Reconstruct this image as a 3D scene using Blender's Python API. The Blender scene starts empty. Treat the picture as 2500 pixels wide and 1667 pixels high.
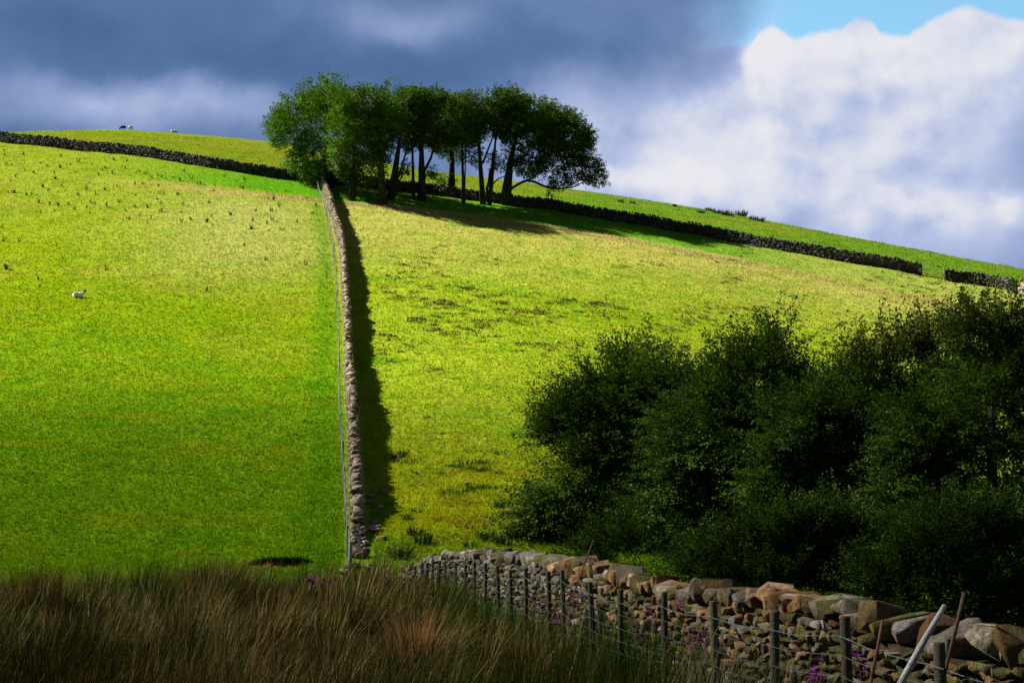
import bpy, bmesh, math, random
import numpy as np
from mathutils import Vector

random.seed(7)
RNG = np.random.default_rng(11)
SC = bpy.context.scene
COL = SC.collection
EXPO = 2.0
KEXP = 1.0 / 2 ** EXPO

# ------------------------------------------------------------------ camera
F = 3125.0                      # focal length in pixels of a 2500 px wide frame
CAMZ = 1.7
PITCH = math.atan((1290 - 833.5) / F)
cam_d = bpy.data.cameras.new('camera')
cam_d.lens = 45.0
cam_d.sensor_width = 36.0
cam_d.sensor_fit = 'HORIZONTAL'
cam_d.clip_start = 0.1
cam_d.clip_end = 6000
cam = bpy.data.objects.new('camera', cam_d)
COL.objects.link(cam)
cam.location = (0, 0, CAMZ)
cam.rotation_euler = (math.pi / 2 + PITCH, 0, 0)
SC.camera = cam
cP, sP = math.cos(PITCH), math.sin(PITCH)


def ray(px, py):
    a = (px - 1250) / F
    b = (833.5 - py) / F
    return np.array([a, cP - b * sP, sP + b * cP])


def at(px, py, Y):
    r = ray(px, py)
    return np.array([0, 0, CAMZ]) + r * (Y / r[1])


# ------------------------------------------------------------------ numpy noise
def _hash(ix, iy, seed):
    n = (ix.astype(np.int64) * 374761393 + iy.astype(np.int64) * 668265263 + seed * 974634777) & 0xFFFFFFFF
    n = ((n ^ (n >> 13)) * 1274126177) & 0xFFFFFFFF
    return ((n ^ (n >> 16)) & 0xFFFF) / 65535.0


def vnoise(x, y, seed=0):
    x = np.asarray(x, float); y = np.asarray(y, float)
    ix = np.floor(x); iy = np.floor(y)
    fx = x - ix; fy = y - iy
    fx = fx * fx * (3 - 2 * fx); fy = fy * fy * (3 - 2 * fy)
    a = _hash(ix, iy, seed); b = _hash(ix + 1, iy, seed)
    c = _hash(ix, iy + 1, seed); d = _hash(ix + 1, iy + 1, seed)
    return (a * (1 - fx) + b * fx) * (1 - fy) + (c * (1 - fx) + d * fx) * fy


def fbm(x, y, seed=0, oct=4):
    s = 0; a = 0.5; t = 0
    for o in range(oct):
        s = s + a * vnoise(x * 2 ** o, y * 2 ** o, seed + o * 17)
        t += a; a *= 0.5
    return s / t


def sstep(a, b, x):
    t = np.clip((x - a) / (b - a), 0, 1)
    return t * t * (3 - 2 * t)


# ------------------------------------------------------------------ terrain
ctl = []
for X in (-40, -15, 0, 15, 40):
    for Y, z in ((-25, 0), (0, 0), (14, -0.08), (28, -0.1), (38, -0.25)):
        ctl.append((X, Y, z))
for px, py, D in [
    # left field, column by column
    (-700, 1370, 46), (-700, 1130, 60), (-700, 880, 82), (-700, 660, 104), (-700, 480, 132), (-700, 360, 158), (-700, 270, 185),
    (0, 1375, 46), (0, 1130, 60), (0, 900, 82), (0, 700, 104), (0, 540, 132), (0, 430, 155), (0, 347, 178),
    (400, 1378, 46), (400, 1140, 60), (400, 910, 81), (400, 720, 102), (400, 560, 128), (400, 450, 152), (340, 381, 172),
    # along the dividing wall
    (870, 1395, 44), (870, 1345, 47), (870, 1160, 60), (860, 927, 80), (850, 749, 100), (834, 595, 125), (813, 508, 145), (790, 456, 163),
    (765, 446, 166), (885, 456, 166), (1040, 473, 165), (1100, 482, 165),
    # right field
    (1300, 1325, 47), (1300, 1160, 60), (1300, 930, 80), (1300, 750, 102), (1300, 600, 132), (1300, 508, 163),
    (1650, 1330, 47), (1650, 1180, 62), (1650, 960, 82), (1650, 790, 103), (1650, 650, 130), (1650, 565, 158),
    (2000, 1330, 48), (2000, 1200, 64), (2000, 1000, 85), (2000, 850, 105), (2000, 720, 128), (2000, 628, 152),
    (2500, 1320, 48), (2500, 1170, 72), (2500, 960, 98), (2500, 810, 124), (2500, 705, 148),
    (3200, 1320, 50), (3200, 1190, 72), (3200, 1000, 100), (3200, 880, 124), (3200, 800, 145),
]:
    ctl.append(tuple(at(px, py, D)))
# ground beyond the far wall up to the skyline, then rolling over
for px, py, D in [(-700, 262, 205), (0, 322, 202), (150, 318, 208), (300, 317, 214), (500, 330, 220), (690, 350, 224), (900, 392, 222), (1100, 425, 218),
                  (1300, 448, 214), (1500, 477, 208), (1750, 517, 198), (2000, 564, 190), (2250, 612, 182), (2500, 659, 175), (3200, 780, 165)]:
    ctl.append(tuple(at(px, py + 1, D)))
    ctl.append(tuple(at(px, py + 14, D + 22)))
    ctl.append(tuple(at(px, py + 60, D + 55)))
    ctl.append(tuple(at(px, py + 170, D + 120)))
ctl = np.array(ctl)


def _tps_fit(c):
    n = len(c)
    P = c[:, :2] / 100.0
    d2 = ((P[:, None] - P[None]) ** 2).sum(-1)
    K = np.where(d2 > 0, 0.5 * d2 * np.log(d2 + 1e-12), 0) + np.eye(n) * 2e-5
    Q = np.c_[np.ones(n), P]
    A = np.block([[K, Q], [Q.T, np.zeros((3, 3))]])
    w = np.linalg.solve(A, np.r_[c[:, 2], 0, 0, 0])
    return P, w


_P, _w = _tps_fit(ctl)


def tps(x, y):
    x = np.clip(np.asarray(x, float), -150, 150) / 100; y = np.clip(np.asarray(y, float), -30, 340) / 100
    out = _w[-3] + _w[-2] * x + _w[-1] * y
    for i in range(len(_P)):
        d2 = (x - _P[i, 0]) ** 2 + (y - _P[i, 1]) ** 2
        out = out + _w[i] * 0.5 * d2 * np.log(d2 + 1e-12)
    return out


def bumps(x, y):
    hill = sstep(40, 50, y)
    b = (fbm(x / 5.0, y / 3.0, 3, 3) - 0.5) * 0.30 * (0.35 + 0.65 * hill)
    b = b + (fbm(x / 1.3, y / 1.0, 9, 3) - 0.5) * 0.20
    b = b + (fbm(x / 3.2 + 7, y / 4.0, 33, 3) - 0.5) * (0.55 + 0.75 * sstep(20, 27, y)) * sstep(9, 13, y) * (1 - sstep(34, 40, y)) * (1 - sstep(-2.5, -0.5, x - np.interp(-y, [-39.0, -30, -18, -11, -4.6], [-3.15, -0.5, 1.75, 3.2, 5.2])))
    b = b + (fbm(x / 6.0 + y * 0.05, y / 1.3, 47, 3) - 0.5) * 0.24 * sstep(48, 60, y)
    far = 1 - 0.6 * sstep(185, 215, y)
    return b * far


GX0, GX1, GY0, GY1, GS = -150.0, 150.0, -30.0, 340.0, 0.5
gx = np.arange(GX0, GX1 + 1e-6, GS); gy = np.arange(GY0, GY1 + 1e-6, GS)
_mx, _my = np.meshgrid(gx, gy)
HG = tps(_mx, _my) + bumps(_mx, _my)


def H(x, y):
    x = np.asarray(x, float); y = np.asarray(y, float)
    fx = np.clip((x - GX0) / GS, 0, len(gx) - 1.001); fy = np.clip((y - GY0) / GS, 0, len(gy) - 1.001)
    ix = fx.astype(int); iy = fy.astype(int); fx = fx - ix; fy = fy - iy
    return (HG[iy, ix] * (1 - fx) + HG[iy, ix + 1] * fx) * (1 - fy) + (HG[iy + 1, ix] * (1 - fx) + HG[iy + 1, ix + 1] * fx) * fy


def cast(px, py, y0=30.0, y1=260.0):
    """the point of the ground seen at that place of the photograph"""
    r = ray(px, py)
    Y = np.arange(y0, y1, 0.1)
    X = r[0] / r[1] * Y; Z = CAMZ + r[2] / r[1] * Y
    d = Z - H(X, Y)
    i = np.argmax(d < 0)
    if not (d < 0).any():
        i = int(np.argmin(d))
    return np.array([X[i], Y[i], float(H(X[i], Y[i]))])


def polyline(pts, step):
    pts = np.asarray(pts, float)
    d = np.r_[0, np.cumsum(np.linalg.norm(np.diff(pts[:, :2], axis=0), axis=1))]
    n = max(2, int(d[-1] / step))
    s = np.linspace(0, d[-1], n)
    # smooth (Catmull-like) resampling through cubic blending
    t = np.interp(s, d, np.arange(len(pts)))
    i = np.clip(t.astype(int), 0, len(pts) - 2); f = (t - i)[:, None]
    p0 = pts[np.clip(i - 1, 0, len(pts) - 1)]; p1 = pts[i]; p2 = pts[i + 1]; p3 = pts[np.clip(i + 2, 0, len(pts) - 1)]
    return 0.5 * (2 * p1 + (p2 - p0) * f + (2 * p0 - 5 * p1 + 4 * p2 - p3) * f ** 2 + (3 * p1 - p0 - 3 * p2 + p3) * f ** 3)


# lines of the three walls in plan
DIV_PX = [(877, 1362), (870, 1235), (864, 1130), (860, 1025), (851, 918), (848, 802), (841, 706), (835, 610), (815, 536), (796, 478), (788, 458)]
DIV = np.array([cast(*p) for p in DIV_PX])
FARL_PX = [(-330, 318), (-150, 333), (0, 347), (340, 381), (560, 416), (765, 446), (885, 456), (1040, 473), (1100, 482), (1300, 508), (1500, 540), (1750, 583), (2000, 628), (2248, 672)]
FARL = np.array([cast(*p) for p in FARL_PX])
FARR = np.array([cast(*p) for p in [(2308, 684), (2400, 698), (2482, 713)]])


def div_x(y):
    return np.interp(y, DIV[:, 1], DIV[:, 0])


_fx = np.r_[FARL[:, 0], FARR[:, 0]]; _fy = np.r_[FARL[:, 1], FARR[:, 1]]


def far_y(x):
    return np.interp(x, _fx, _fy)


# ------------------------------------------------------------------ mesh helpers
def link(o, parent=None):
    COL.objects.link(o)
    if parent is not None:
        o.parent = parent
    return o


def mesh_np(name, V, faces, mat, parent=None, tint=None, smooth=False, loc=None):
    """faces: list of (M,k) integer arrays"""
    V = np.asarray(V, float)
    if loc is not None:
        V = V - np.asarray(loc, float)
    me = bpy.data.meshes.new(name)
    me.vertices.add(len(V)); me.vertices.foreach_set('co', V.astype(np.float32).ravel())
    idx = np.concatenate([f.ravel() for f in faces if len(f)]).astype(np.int32)
    tot = np.concatenate([np.full(len(f), f.shape[1]) for f in faces if len(f)])
    st = np.r_[0, np.cumsum(tot)[:-1]].astype(np.int32)
    me.loops.add(len(idx)); me.loops.foreach_set('vertex_index', idx)
    me.polygons.add(len(tot)); me.polygons.foreach_set('loop_start', st)
    if smooth:
        me.polygons.foreach_set('use_smooth', np.ones(len(tot), bool))
    if tint is not None:
        a = me.attributes.new('tint', 'FLOAT_COLOR', 'POINT')
        t = np.ones((len(V), 4), np.float32); t[:, :3] = tint
        a.data.foreach_set('color', t.ravel())
    me.update(calc_edges=True)
    me.materials.append(mat)
    o = bpy.data.objects.new(name, me)
    return link(o, parent)


def tag(o, label=None, cat=None, group=None, kind=None):
    if label: o['label'] = label
    if cat: o['category'] = cat
    if group: o['group'] = group
    if kind: o['kind'] = kind
    return o


def empty(name, loc, label, cat, group=None):
    o = bpy.data.objects.new(name, None)
    o.empty_display_size = 0.3
    link(o)
    o.location = tuple(float(v) for v in loc)
    return tag(o, label, cat, group)


def unit(a):
    return a / np.maximum(np.linalg.norm(a, axis=-1, keepdims=True), 1e-9)


class Geo:
    """collects pieces of one mesh"""
    def __init__(s):
        s.V = []; s.Q = []; s.T = []; s.C = []; s.n = 0

    def add(s, V, Q=None, T=None, C=None):
        V = np.asarray(V, float)
        if Q is not None and len(Q): s.Q.append(np.asarray(Q) + s.n)
        if T is not None and len(T): s.T.append(np.asarray(T) + s.n)
        s.V.append(V); s.n += len(V)
        if C is not None:
            C = np.asarray(C, float)
            s.C.append(np.broadcast_to(C, (len(V), 3)))

    def tube(s, P, R, k=7, C=None, cap=True):
        P = np.asarray(P, float); R = np.broadcast_to(np.asarray(R, float), (len(P),))
        T = unit(np.gradient(P, axis=0))
        ref = np.array([0.13, 0.97, 0.2]) if abs(T[:, 2]).mean() > 0.6 else np.array([0.05, 0.08, 1.0])
        A = unit(np.cross(T, ref)); B = np.cross(T, A)
        ang = np.linspace(0, 2 * math.pi, k, endpoint=False)
        V = P[:, None] + R[:, None, None] * (np.cos(ang)[None, :, None] * A[:, None] + np.sin(ang)[None, :, None] * B[:, None])
        n = len(P)
        i = np.arange(n - 1)[:, None]; j = np.arange(k)[None]
        a = i * k + j; b = i * k + (j + 1) % k
        Q = np.stack([a, b, b + k, a + k], -1).reshape(-1, 4)
        V = V.reshape(-1, 3)
        Tt = None
        if cap:
            V = np.r_[V, P[:1], P[-1:]]
            j = np.arange(k)
            Tt = np.r_[np.c_[np.full(k, n * k), (j + 1) % k, j], np.c_[np.full(k, n * k + 1), (n - 1) * k + j, (n - 1) * k + (j + 1) % k]]
        s.add(V, Q, Tt, C)

    def box(s, c, half, R=None, C=None):
        v = np.array([[x, y, z] for x in (-1, 1) for y in (-1, 1) for z in (-1, 1)], float) * half
        if R is not None: v = v @ np.asarray(R).T
        s.add(v + c, [[0, 1, 3, 2], [4, 6, 7, 5], [0, 4, 5, 1], [2, 3, 7, 6], [0, 2, 6, 4], [1, 5, 7, 3]], None, C)

    def build(s, name, mat, parent=None, loc=None, smooth=False):
        V = np.concatenate(s.V)
        fs = []
        if s.Q: fs.append(np.concatenate(s.Q))
        if s.T: fs.append(np.concatenate(s.T))
        C = np.concatenate(s.C) if s.C else None
        return mesh_np(name, V, fs, mat, parent, C, smooth, loc)


# ------------------------------------------------------------------ materials
def new_mat(name):
    m = bpy.data.materials.new(name); m.use_nodes = True
    nt = m.node_tree; nt.nodes.clear()
    return m, nt


def nd(nt, typ, **kw):
    n = nt.nodes.new(typ)
    for k, v in kw.items():
        setattr(n, k, v)
    return n


def mixc(nt, fac, a, b, mode='MIX'):
    n = nd(nt, 'ShaderNodeMix', data_type='RGBA', blend_type=mode)
    for s, v in ((n.inputs[0], fac), (n.inputs[6], a), (n.inputs[7], b)):
        if hasattr(v, 'node'): nt.links.new(v, s)
        elif isinstance(v, (int, float)): s.default_value = v
        else: s.default_value = (*v, 1)
    return n.outputs[2]


def math_n(nt, op, a, b=None, c=None, clamp=False):
    n = nd(nt, 'ShaderNodeMath', operation=op, use_clamp=clamp)
    for i, v in enumerate((a, b, c)):
        if v is None: continue
        if hasattr(v, 'node'): nt.links.new(v, n.inputs[i])
        else: n.inputs[i].default_value = v
    return n.outputs[0]


def noise_n(nt, vec, scale, detail=4, rough=0.6, col=False):
    n = nd(nt, 'ShaderNodeTexNoise')
    n.inputs['Scale'].default_value = scale; n.inputs['Detail'].default_value = detail; n.inputs['Roughness'].default_value = rough
    if vec is not None: nt.links.new(vec, n.inputs['Vector'])
    return n.outputs['Color'] if col else n.outputs[0]


def ramp_n(nt, fac, stops):
    n = nd(nt, 'ShaderNodeValToRGB')
    el = n.color_ramp.elements
    while len(el) < len(stops): el.new(0.5)
    for e, (p, c) in zip(el, stops):
        e.position = p
        e.color = (c, c, c, 1) if isinstance(c, (int, float)) else (*c, 1)
    if hasattr(fac, 'node'): nt.links.new(fac, n.inputs[0])
    return n.outputs[0]


def finish(nt, shader):
    o = nd(nt, 'ShaderNodeOutputMaterial')
    nt.links.new(shader, o.inputs['Surface'])


def tint_mat(name, rough=0.9, spec=0.1, var=0.35, vscale=5.0, bump=0.0, bscale=20.0, transl=0.0, mult=1.0, detail=4, spots=None, fine=False):
    """colour comes from the mesh's own 'tint', broken up by noise"""
    m, nt = new_mat(name)
    L = nt.links
    a = nd(nt, 'ShaderNodeAttribute', attribute_name='tint')
    tc = nd(nt, 'ShaderNodeNewGeometry')
    pos = tc.outputs['Position']
    nz = noise_n(nt, pos, vscale, detail, 0.65)
    k = ramp_n(nt, nz, [(0.25, 1 - var), (0.75, 1 + var)])
    c = mixc(nt, 1.0, a.outputs['Color'], k, 'MULTIPLY')
    k2 = ramp_n(nt, noise_n(nt, pos, vscale * 5.3, 5, 0.7), [(0.28, 1 - var * 0.9), (0.72, 1 + var * 0.7)])
    if fine: c = mixc(nt, 1.0, c, k2, 'MULTIPLY')
    if mult != 1.0:
        c = mixc(nt, 1.0, c, (mult,) * 3, 'MULTIPLY')
    if spots:
        for (scol, sscale, lo, hi, amt) in spots:
            sn = noise_n(nt, pos, sscale, 5, 0.7)
            f = ramp_n(nt, sn, [(lo, 0.0), (hi, amt)])
            c = mixc(nt, f, c, scol)
    b = nd(nt, 'ShaderNodeBsdfPrincipled')
    L.new(c, b.inputs['Base Color'])
    b.inputs['Roughness'].default_value = rough
    b.inputs['Specular IOR Level'].default_value = spec
    if bump:
        bn = nd(nt, 'ShaderNodeBump'); bn.inputs['Strength'].default_value = bump; bn.inputs['Distance'].default_value = 0.06
        L.new(noise_n(nt, pos, bscale, 6, 0.7), bn.inputs['Height']); L.new(bn.outputs[0], b.inputs['Normal'])
    sh = b.outputs[0]
    if transl:
        t = nd(nt, 'ShaderNodeBsdfTranslucent'); L.new(c, t.inputs['Color'])
        ms = nd(nt, 'ShaderNodeMixShader'); ms.inputs[0].default_value = transl
        L.new(sh, ms.inputs[1]); L.new(t.outputs[0], ms.inputs[2]); sh = ms.outputs[0]
    finish(nt, sh)
    return m


M = {}
M['stone'] = tint_mat('stone', 0.95, 0.1, 0.55, 9.0, 1.0, 30.0, fine=True, spots=[((0.20, 0.11, 0.04), 5.0, 0.50, 0.66, 0.45), ((0.40, 0.38, 0.34), 11.0, 0.60, 0.70, 0.55), ((0.050, 0.050, 0.012), 4.3, 0.50, 0.66, 0.75)])
M['far_stone'] = tint_mat('far_stone', 0.95, 0.1, 0.4, 3.0, 0.4, 9.0)
M['leaf'] = tint_mat('leaf', 0.5, 0.07, 0.3, 1.2, 0, transl=0.25)
M['far_leaf'] = tint_mat('far_leaf', 0.7, 0.12, 0.25, 0.6, 0, transl=0.2)
M['bark'] = tint_mat('bark', 0.9, 0.15, 0.4, 6.0, 0.6, 14.0)
M['rush'] = tint_mat('rush', 0.9, 0.0, 0.25, 2.0, 0, transl=0.25)
M['pasture'] = tint_mat('pasture', 1.0, 0.0, 0.25, 1.5, 0, transl=0.3)
M['weed'] = tint_mat('weed', 0.8, 0.1, 0.2, 3.0, 0, transl=0.15)
M['flower'] = tint_mat('flower', 0.7, 0.1, 0.2, 20.0, 0, transl=0.35)
M['wood'] = tint_mat('wood', 0.85, 0.15, 0.4, 18.0, 0.5, 40.0)
M['wire'] = tint_mat('wire', 0.45, 0.5, 0.2, 10.0)
M['earth'] = tint_mat('earth', 0.95, 0.05, 0.5, 5.0, 0.9, 9.0)
M['rust'] = tint_mat('rust', 0.85, 0.2, 0.5, 30.0, 0.3, 60.0)
M['wool'] = tint_mat('wool', 1.0, 0.0, 0.12, 20.0, 0.5, 30.0)
M['gate'] = tint_mat('gate', 0.5, 0.4, 0.1, 10.0)


# ------------------------------------------------------------------ ground colours (what grows where)
def ground_tint(x, y):
    x = np.asarray(x, float); y = np.asarray(y, float)
    sh = x.shape
    n1 = fbm(x / 9.0, y / 5.0, 21, 4); n2 = fbm(x / 2.2, y / 1.6, 31, 4); n3 = fbm(x / 30.0, y / 18.0, 41, 3)
    dx = div_x(y); left = 1 - sstep(-0.4, 0.4, x - dx)
    fy = far_y(x)
    def col(*c): return np.ones(sh + (3,)) * np.array(c)
    def mix(a, b, f): return a + (b - a) * np.clip(f, 0, 1)[..., None]
    # left pasture
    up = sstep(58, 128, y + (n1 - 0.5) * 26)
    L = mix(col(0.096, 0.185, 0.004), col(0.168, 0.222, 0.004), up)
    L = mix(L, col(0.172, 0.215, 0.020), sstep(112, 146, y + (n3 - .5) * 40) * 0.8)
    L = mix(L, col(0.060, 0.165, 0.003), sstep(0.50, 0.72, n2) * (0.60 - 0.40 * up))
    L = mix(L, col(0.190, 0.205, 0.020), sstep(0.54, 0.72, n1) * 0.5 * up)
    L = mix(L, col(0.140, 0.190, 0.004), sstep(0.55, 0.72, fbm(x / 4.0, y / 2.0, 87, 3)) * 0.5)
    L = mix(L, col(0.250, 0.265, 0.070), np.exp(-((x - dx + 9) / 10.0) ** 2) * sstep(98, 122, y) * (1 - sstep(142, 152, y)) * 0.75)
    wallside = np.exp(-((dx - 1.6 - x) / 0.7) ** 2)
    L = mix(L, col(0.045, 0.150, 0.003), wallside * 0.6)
    # right pasture
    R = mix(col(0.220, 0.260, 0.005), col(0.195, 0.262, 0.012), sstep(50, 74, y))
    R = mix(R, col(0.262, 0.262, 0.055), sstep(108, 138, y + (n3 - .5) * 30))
    R = mix(R, col(0.100, 0.215, 0.004), sstep(0.52, 0.70, n1) * (0.55 - 0.45 * sstep(85, 122, y)))
    R = mix(R, col(0.075, 0.190, 0.003), sstep(0.56, 0.72, n2) * 0.40)
    R = mix(R, col(0.170, 0.125, 0.010), sstep(0.54, 0.72, fbm(x / 1.8, y / 1.4, 77, 4)) * (0.65 - 0.55 * sstep(50, 70, y)))
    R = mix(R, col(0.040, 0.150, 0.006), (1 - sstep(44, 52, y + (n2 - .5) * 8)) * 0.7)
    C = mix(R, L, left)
    # lush green strip along the top wall, bordered by bleached seeding grass
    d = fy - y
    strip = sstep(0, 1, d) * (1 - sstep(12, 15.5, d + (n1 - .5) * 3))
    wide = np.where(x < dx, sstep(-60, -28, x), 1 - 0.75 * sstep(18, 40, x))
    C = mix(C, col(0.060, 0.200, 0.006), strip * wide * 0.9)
    line = np.exp(-((d - 17.0 + (n1 - .5) * 3) / 1.8) ** 2)
    C = mix(C, col(0.290, 0.220, 0.085), line * wide * 0.75)
    # rough ground above the top wall
    U = mix(col(0.115, 0.150, 0.008), col(0.080, 0.155, 0.010), sstep(-10, 15, x))
    U = mix(U, col(0.160, 0.145, 0.016), sstep(0.50, 0.72, n1) * 0.6)
    U = mix(U, col(0.045, 0.120, 0.006), sstep(0.52, 0.70, n2) * 0.5)
    C = mix(C, U, sstep(-0.5, 0.5, y - fy))
    # moor under the rushes
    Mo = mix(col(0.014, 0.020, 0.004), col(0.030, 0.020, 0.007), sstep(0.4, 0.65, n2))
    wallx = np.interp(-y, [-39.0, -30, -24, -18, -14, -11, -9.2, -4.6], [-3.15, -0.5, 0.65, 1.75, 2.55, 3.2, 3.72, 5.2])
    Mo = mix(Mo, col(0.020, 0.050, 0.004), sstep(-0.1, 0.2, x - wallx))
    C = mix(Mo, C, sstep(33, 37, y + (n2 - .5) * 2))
    return C


# ground sheet
ex = lambda a, b: np.r_[a]
xs = np.r_[-1800, -900, -500, -300, -210, np.arange(-150, 150.01, 0.6), 210, 300, 500, 900, 1800]
ys = np.r_[-1500, -500, -150, -60, np.arange(-30, 30, 0.8), np.arange(30, 190, 0.45), np.arange(190, 262, 0.9), np.arange(262, 340, 4), 340, 450, 700, 1400, 2600]
X, Y = np.meshgrid(xs, ys)
Z = H(X, Y)
nx, ny = len(xs), len(ys)
i = np.arange(ny - 1)[:, None]; j = np.arange(nx - 1)[None]
a = i * nx + j
Q = np.stack([a, a + 1, a + nx + 1, a + nx], -1).reshape(-1, 4)


def ground_mat():
    m, nt = new_mat('grassland')
    L = nt.links
    at_ = nd(nt, 'ShaderNodeAttribute', attribute_name='tint')
    g = nd(nt, 'ShaderNodeNewGeometry'); pos = g.outputs['Position']
    k1 = ramp_n(nt, noise_n(nt, pos, 3.2, 6, 0.75), [(0.30, 0.62), (0.52, 0.98), (0.75, 1.28)])
    c = mixc(nt, 1.0, at_.outputs['Color'], k1, 'MULTIPLY')
    k2 = ramp_n(nt, noise_n(nt, pos, 0.7, 6, 0.7), [(0.30, (0.62, 0.85, 0.5)), (0.52, (1, 1, 1)), (0.72, (1.25, 1.08, 1.3))])
    c = mixc(nt, 1.0, c, k2, 'MULTIPLY')
    b = nd(nt, 'ShaderNodeBsdfPrincipled'); b.inputs['Roughness'].default_value = 1.0; b.inputs['Specular IOR Level'].default_value = 0.0
    L.new(c, b.inputs['Base Color'])
    bn = nd(nt, 'ShaderNodeBump'); bn.inputs['Strength'].default_value = 0.75; bn.inputs['Distance'].default_value = 0.16
    L.new(noise_n(nt, pos, 4.0, 6, 0.72), bn.inputs['Height']); L.new(bn.outputs[0], b.inputs['Normal'])
    finish(nt, b.outputs[0])
    return m


M['ground'] = ground_mat()
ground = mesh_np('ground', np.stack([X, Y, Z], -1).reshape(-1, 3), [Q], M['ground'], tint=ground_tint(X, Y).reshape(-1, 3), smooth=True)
tag(ground, 'green hillside pasture rising from a rushy moor', kind='structure')


# ------------------------------------------------------------------ blades
def blade_mesh(name, P, A, LEN, WID, LEAN, BEND, C0, C1, seg, mat, up=None):
    """P base points, A lean azimuth, LEAN/BEND angles from vertical at base and tip"""
    n = len(P)
    lv = seg + 1
    t = np.linspace(0, 1, lv)
    az = np.stack([np.cos(A), np.sin(A), 0 * A], -1)
    side_a = A + np.pi / 2 + RNG.uniform(-0.9, 0.9, n)
    side = np.stack([np.cos(side_a), np.sin(side_a), 0 * A], -1)
    V = np.zeros((n, lv, 2, 3)); pos = P.copy()
    C = np.zeros((n, lv, 2, 3))
    for k in range(lv):
        w = WID * (1 - t[k] ** 2 * 0.92) * 0.5
        V[:, k, 0] = pos - side * w[:, None]; V[:, k, 1] = pos + side * w[:, None]
        c = C0 + (C1 - C0) * t[k] ** 0.9
        C[:, k, 0] = c; C[:, k, 1] = c
        ang = LEAN + BEND * t[k]
        pos = pos + (LEN / seg)[:, None] * (az * np.sin(ang)[:, None] + np.array([0, 0, 1.0]) * np.cos(ang)[:, None])
    V = V.reshape(-1, 3)
    base = np.arange(n)[:, None] * (lv * 2) + np.arange(seg)[None] * 2
    Q = np.stack([base, base + 1, base + 3, base + 2], -1).reshape(-1, 4)
    return mesh_np(name, V, [Q], mat, tint=C.reshape(-1, 3))


# pasture grass on the hill: short tufts, denser where the photograph sees them larger
N = 560000
D = 1 / RNG.uniform(1 / 205.0, 1 / 41.0, N * 2)
px = RNG.uniform(-560, 2980, N * 2)
gxx = (px - 1250) / F * D
ok = np.ones(len(D), bool)
dd = gxx - div_x(D)
ok &= (np.abs(dd) > 0.55) | (D > 160)
ok &= np.abs(D - far_y(gxx)) > 0.6
D = D[ok][:N]; gxx = gxx[ok][:N]
n = len(D)
P = np.stack([gxx, D, H(gxx, D) - 0.02], -1)
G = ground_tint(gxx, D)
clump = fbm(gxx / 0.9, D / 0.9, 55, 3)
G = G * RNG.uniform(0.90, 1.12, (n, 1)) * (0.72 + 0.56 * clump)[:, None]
tip = G * np.array([1.22, 1.06, 1.0])
sz = np.clip(D / 75, 0.65, 1.6)
o = blade_mesh('pasture_grass', P, RNG.normal(-0.5, 1.2, n), RNG.uniform(0.09, 0.20, n) * (0.55 + 0.9 * clump) * sz ** 0.4, RNG.uniform(0.035, 0.075, n) * sz,
               RNG.uniform(0.1, 0.6, n), RNG.uniform(0.2, 1.0, n), G * 0.9, tip, 2, M['pasture'])
tag(o, 'short cropped pasture grass covering the hillside fields', kind='stuff')

# ------------------------------------------------------------------ foreground wall line (used by the rushes too)
FW = np.array([(-3.15, 39.0), (-2.35, 36.0), (-0.5, 30.0), (0.65, 24.0), (1.75, 18.0), (2.55, 14.0), (3.2, 11.0), (3.72, 9.2), (4.35, 7.2), (5.2, 4.6)])
FWP = polyline(np.c_[FW, np.zeros(len(FW))], 0.1)
FW_TOP_PX = [(1022, 1378), (1050, 1366), (1090, 1350), (1130, 1342), (1200, 1343), (1300, 1353), (1400, 1368), (1470, 1371), (1530, 1388), (1600, 1406), (1700, 1421), (1800, 1427), (1900, 1432), (2000, 1436), (2080, 1448), (2130, 1468), (2250, 1482), (2370, 1496), (2440, 1508), (2500, 1514), (3200, 1610)]


def fw_x(y): return np.interp(-np.asarray(y, float), -FWP[:, 1], FWP[:, 0])


def fw_top(p):
    pxx = 1250 + F * p[0] / max(p[1], 0.1)
    py = np.interp(pxx, [q[0] for q in FW_TOP_PX], [q[1] for q in FW_TOP_PX])
    return at(pxx, py, p[1])[2]


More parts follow.
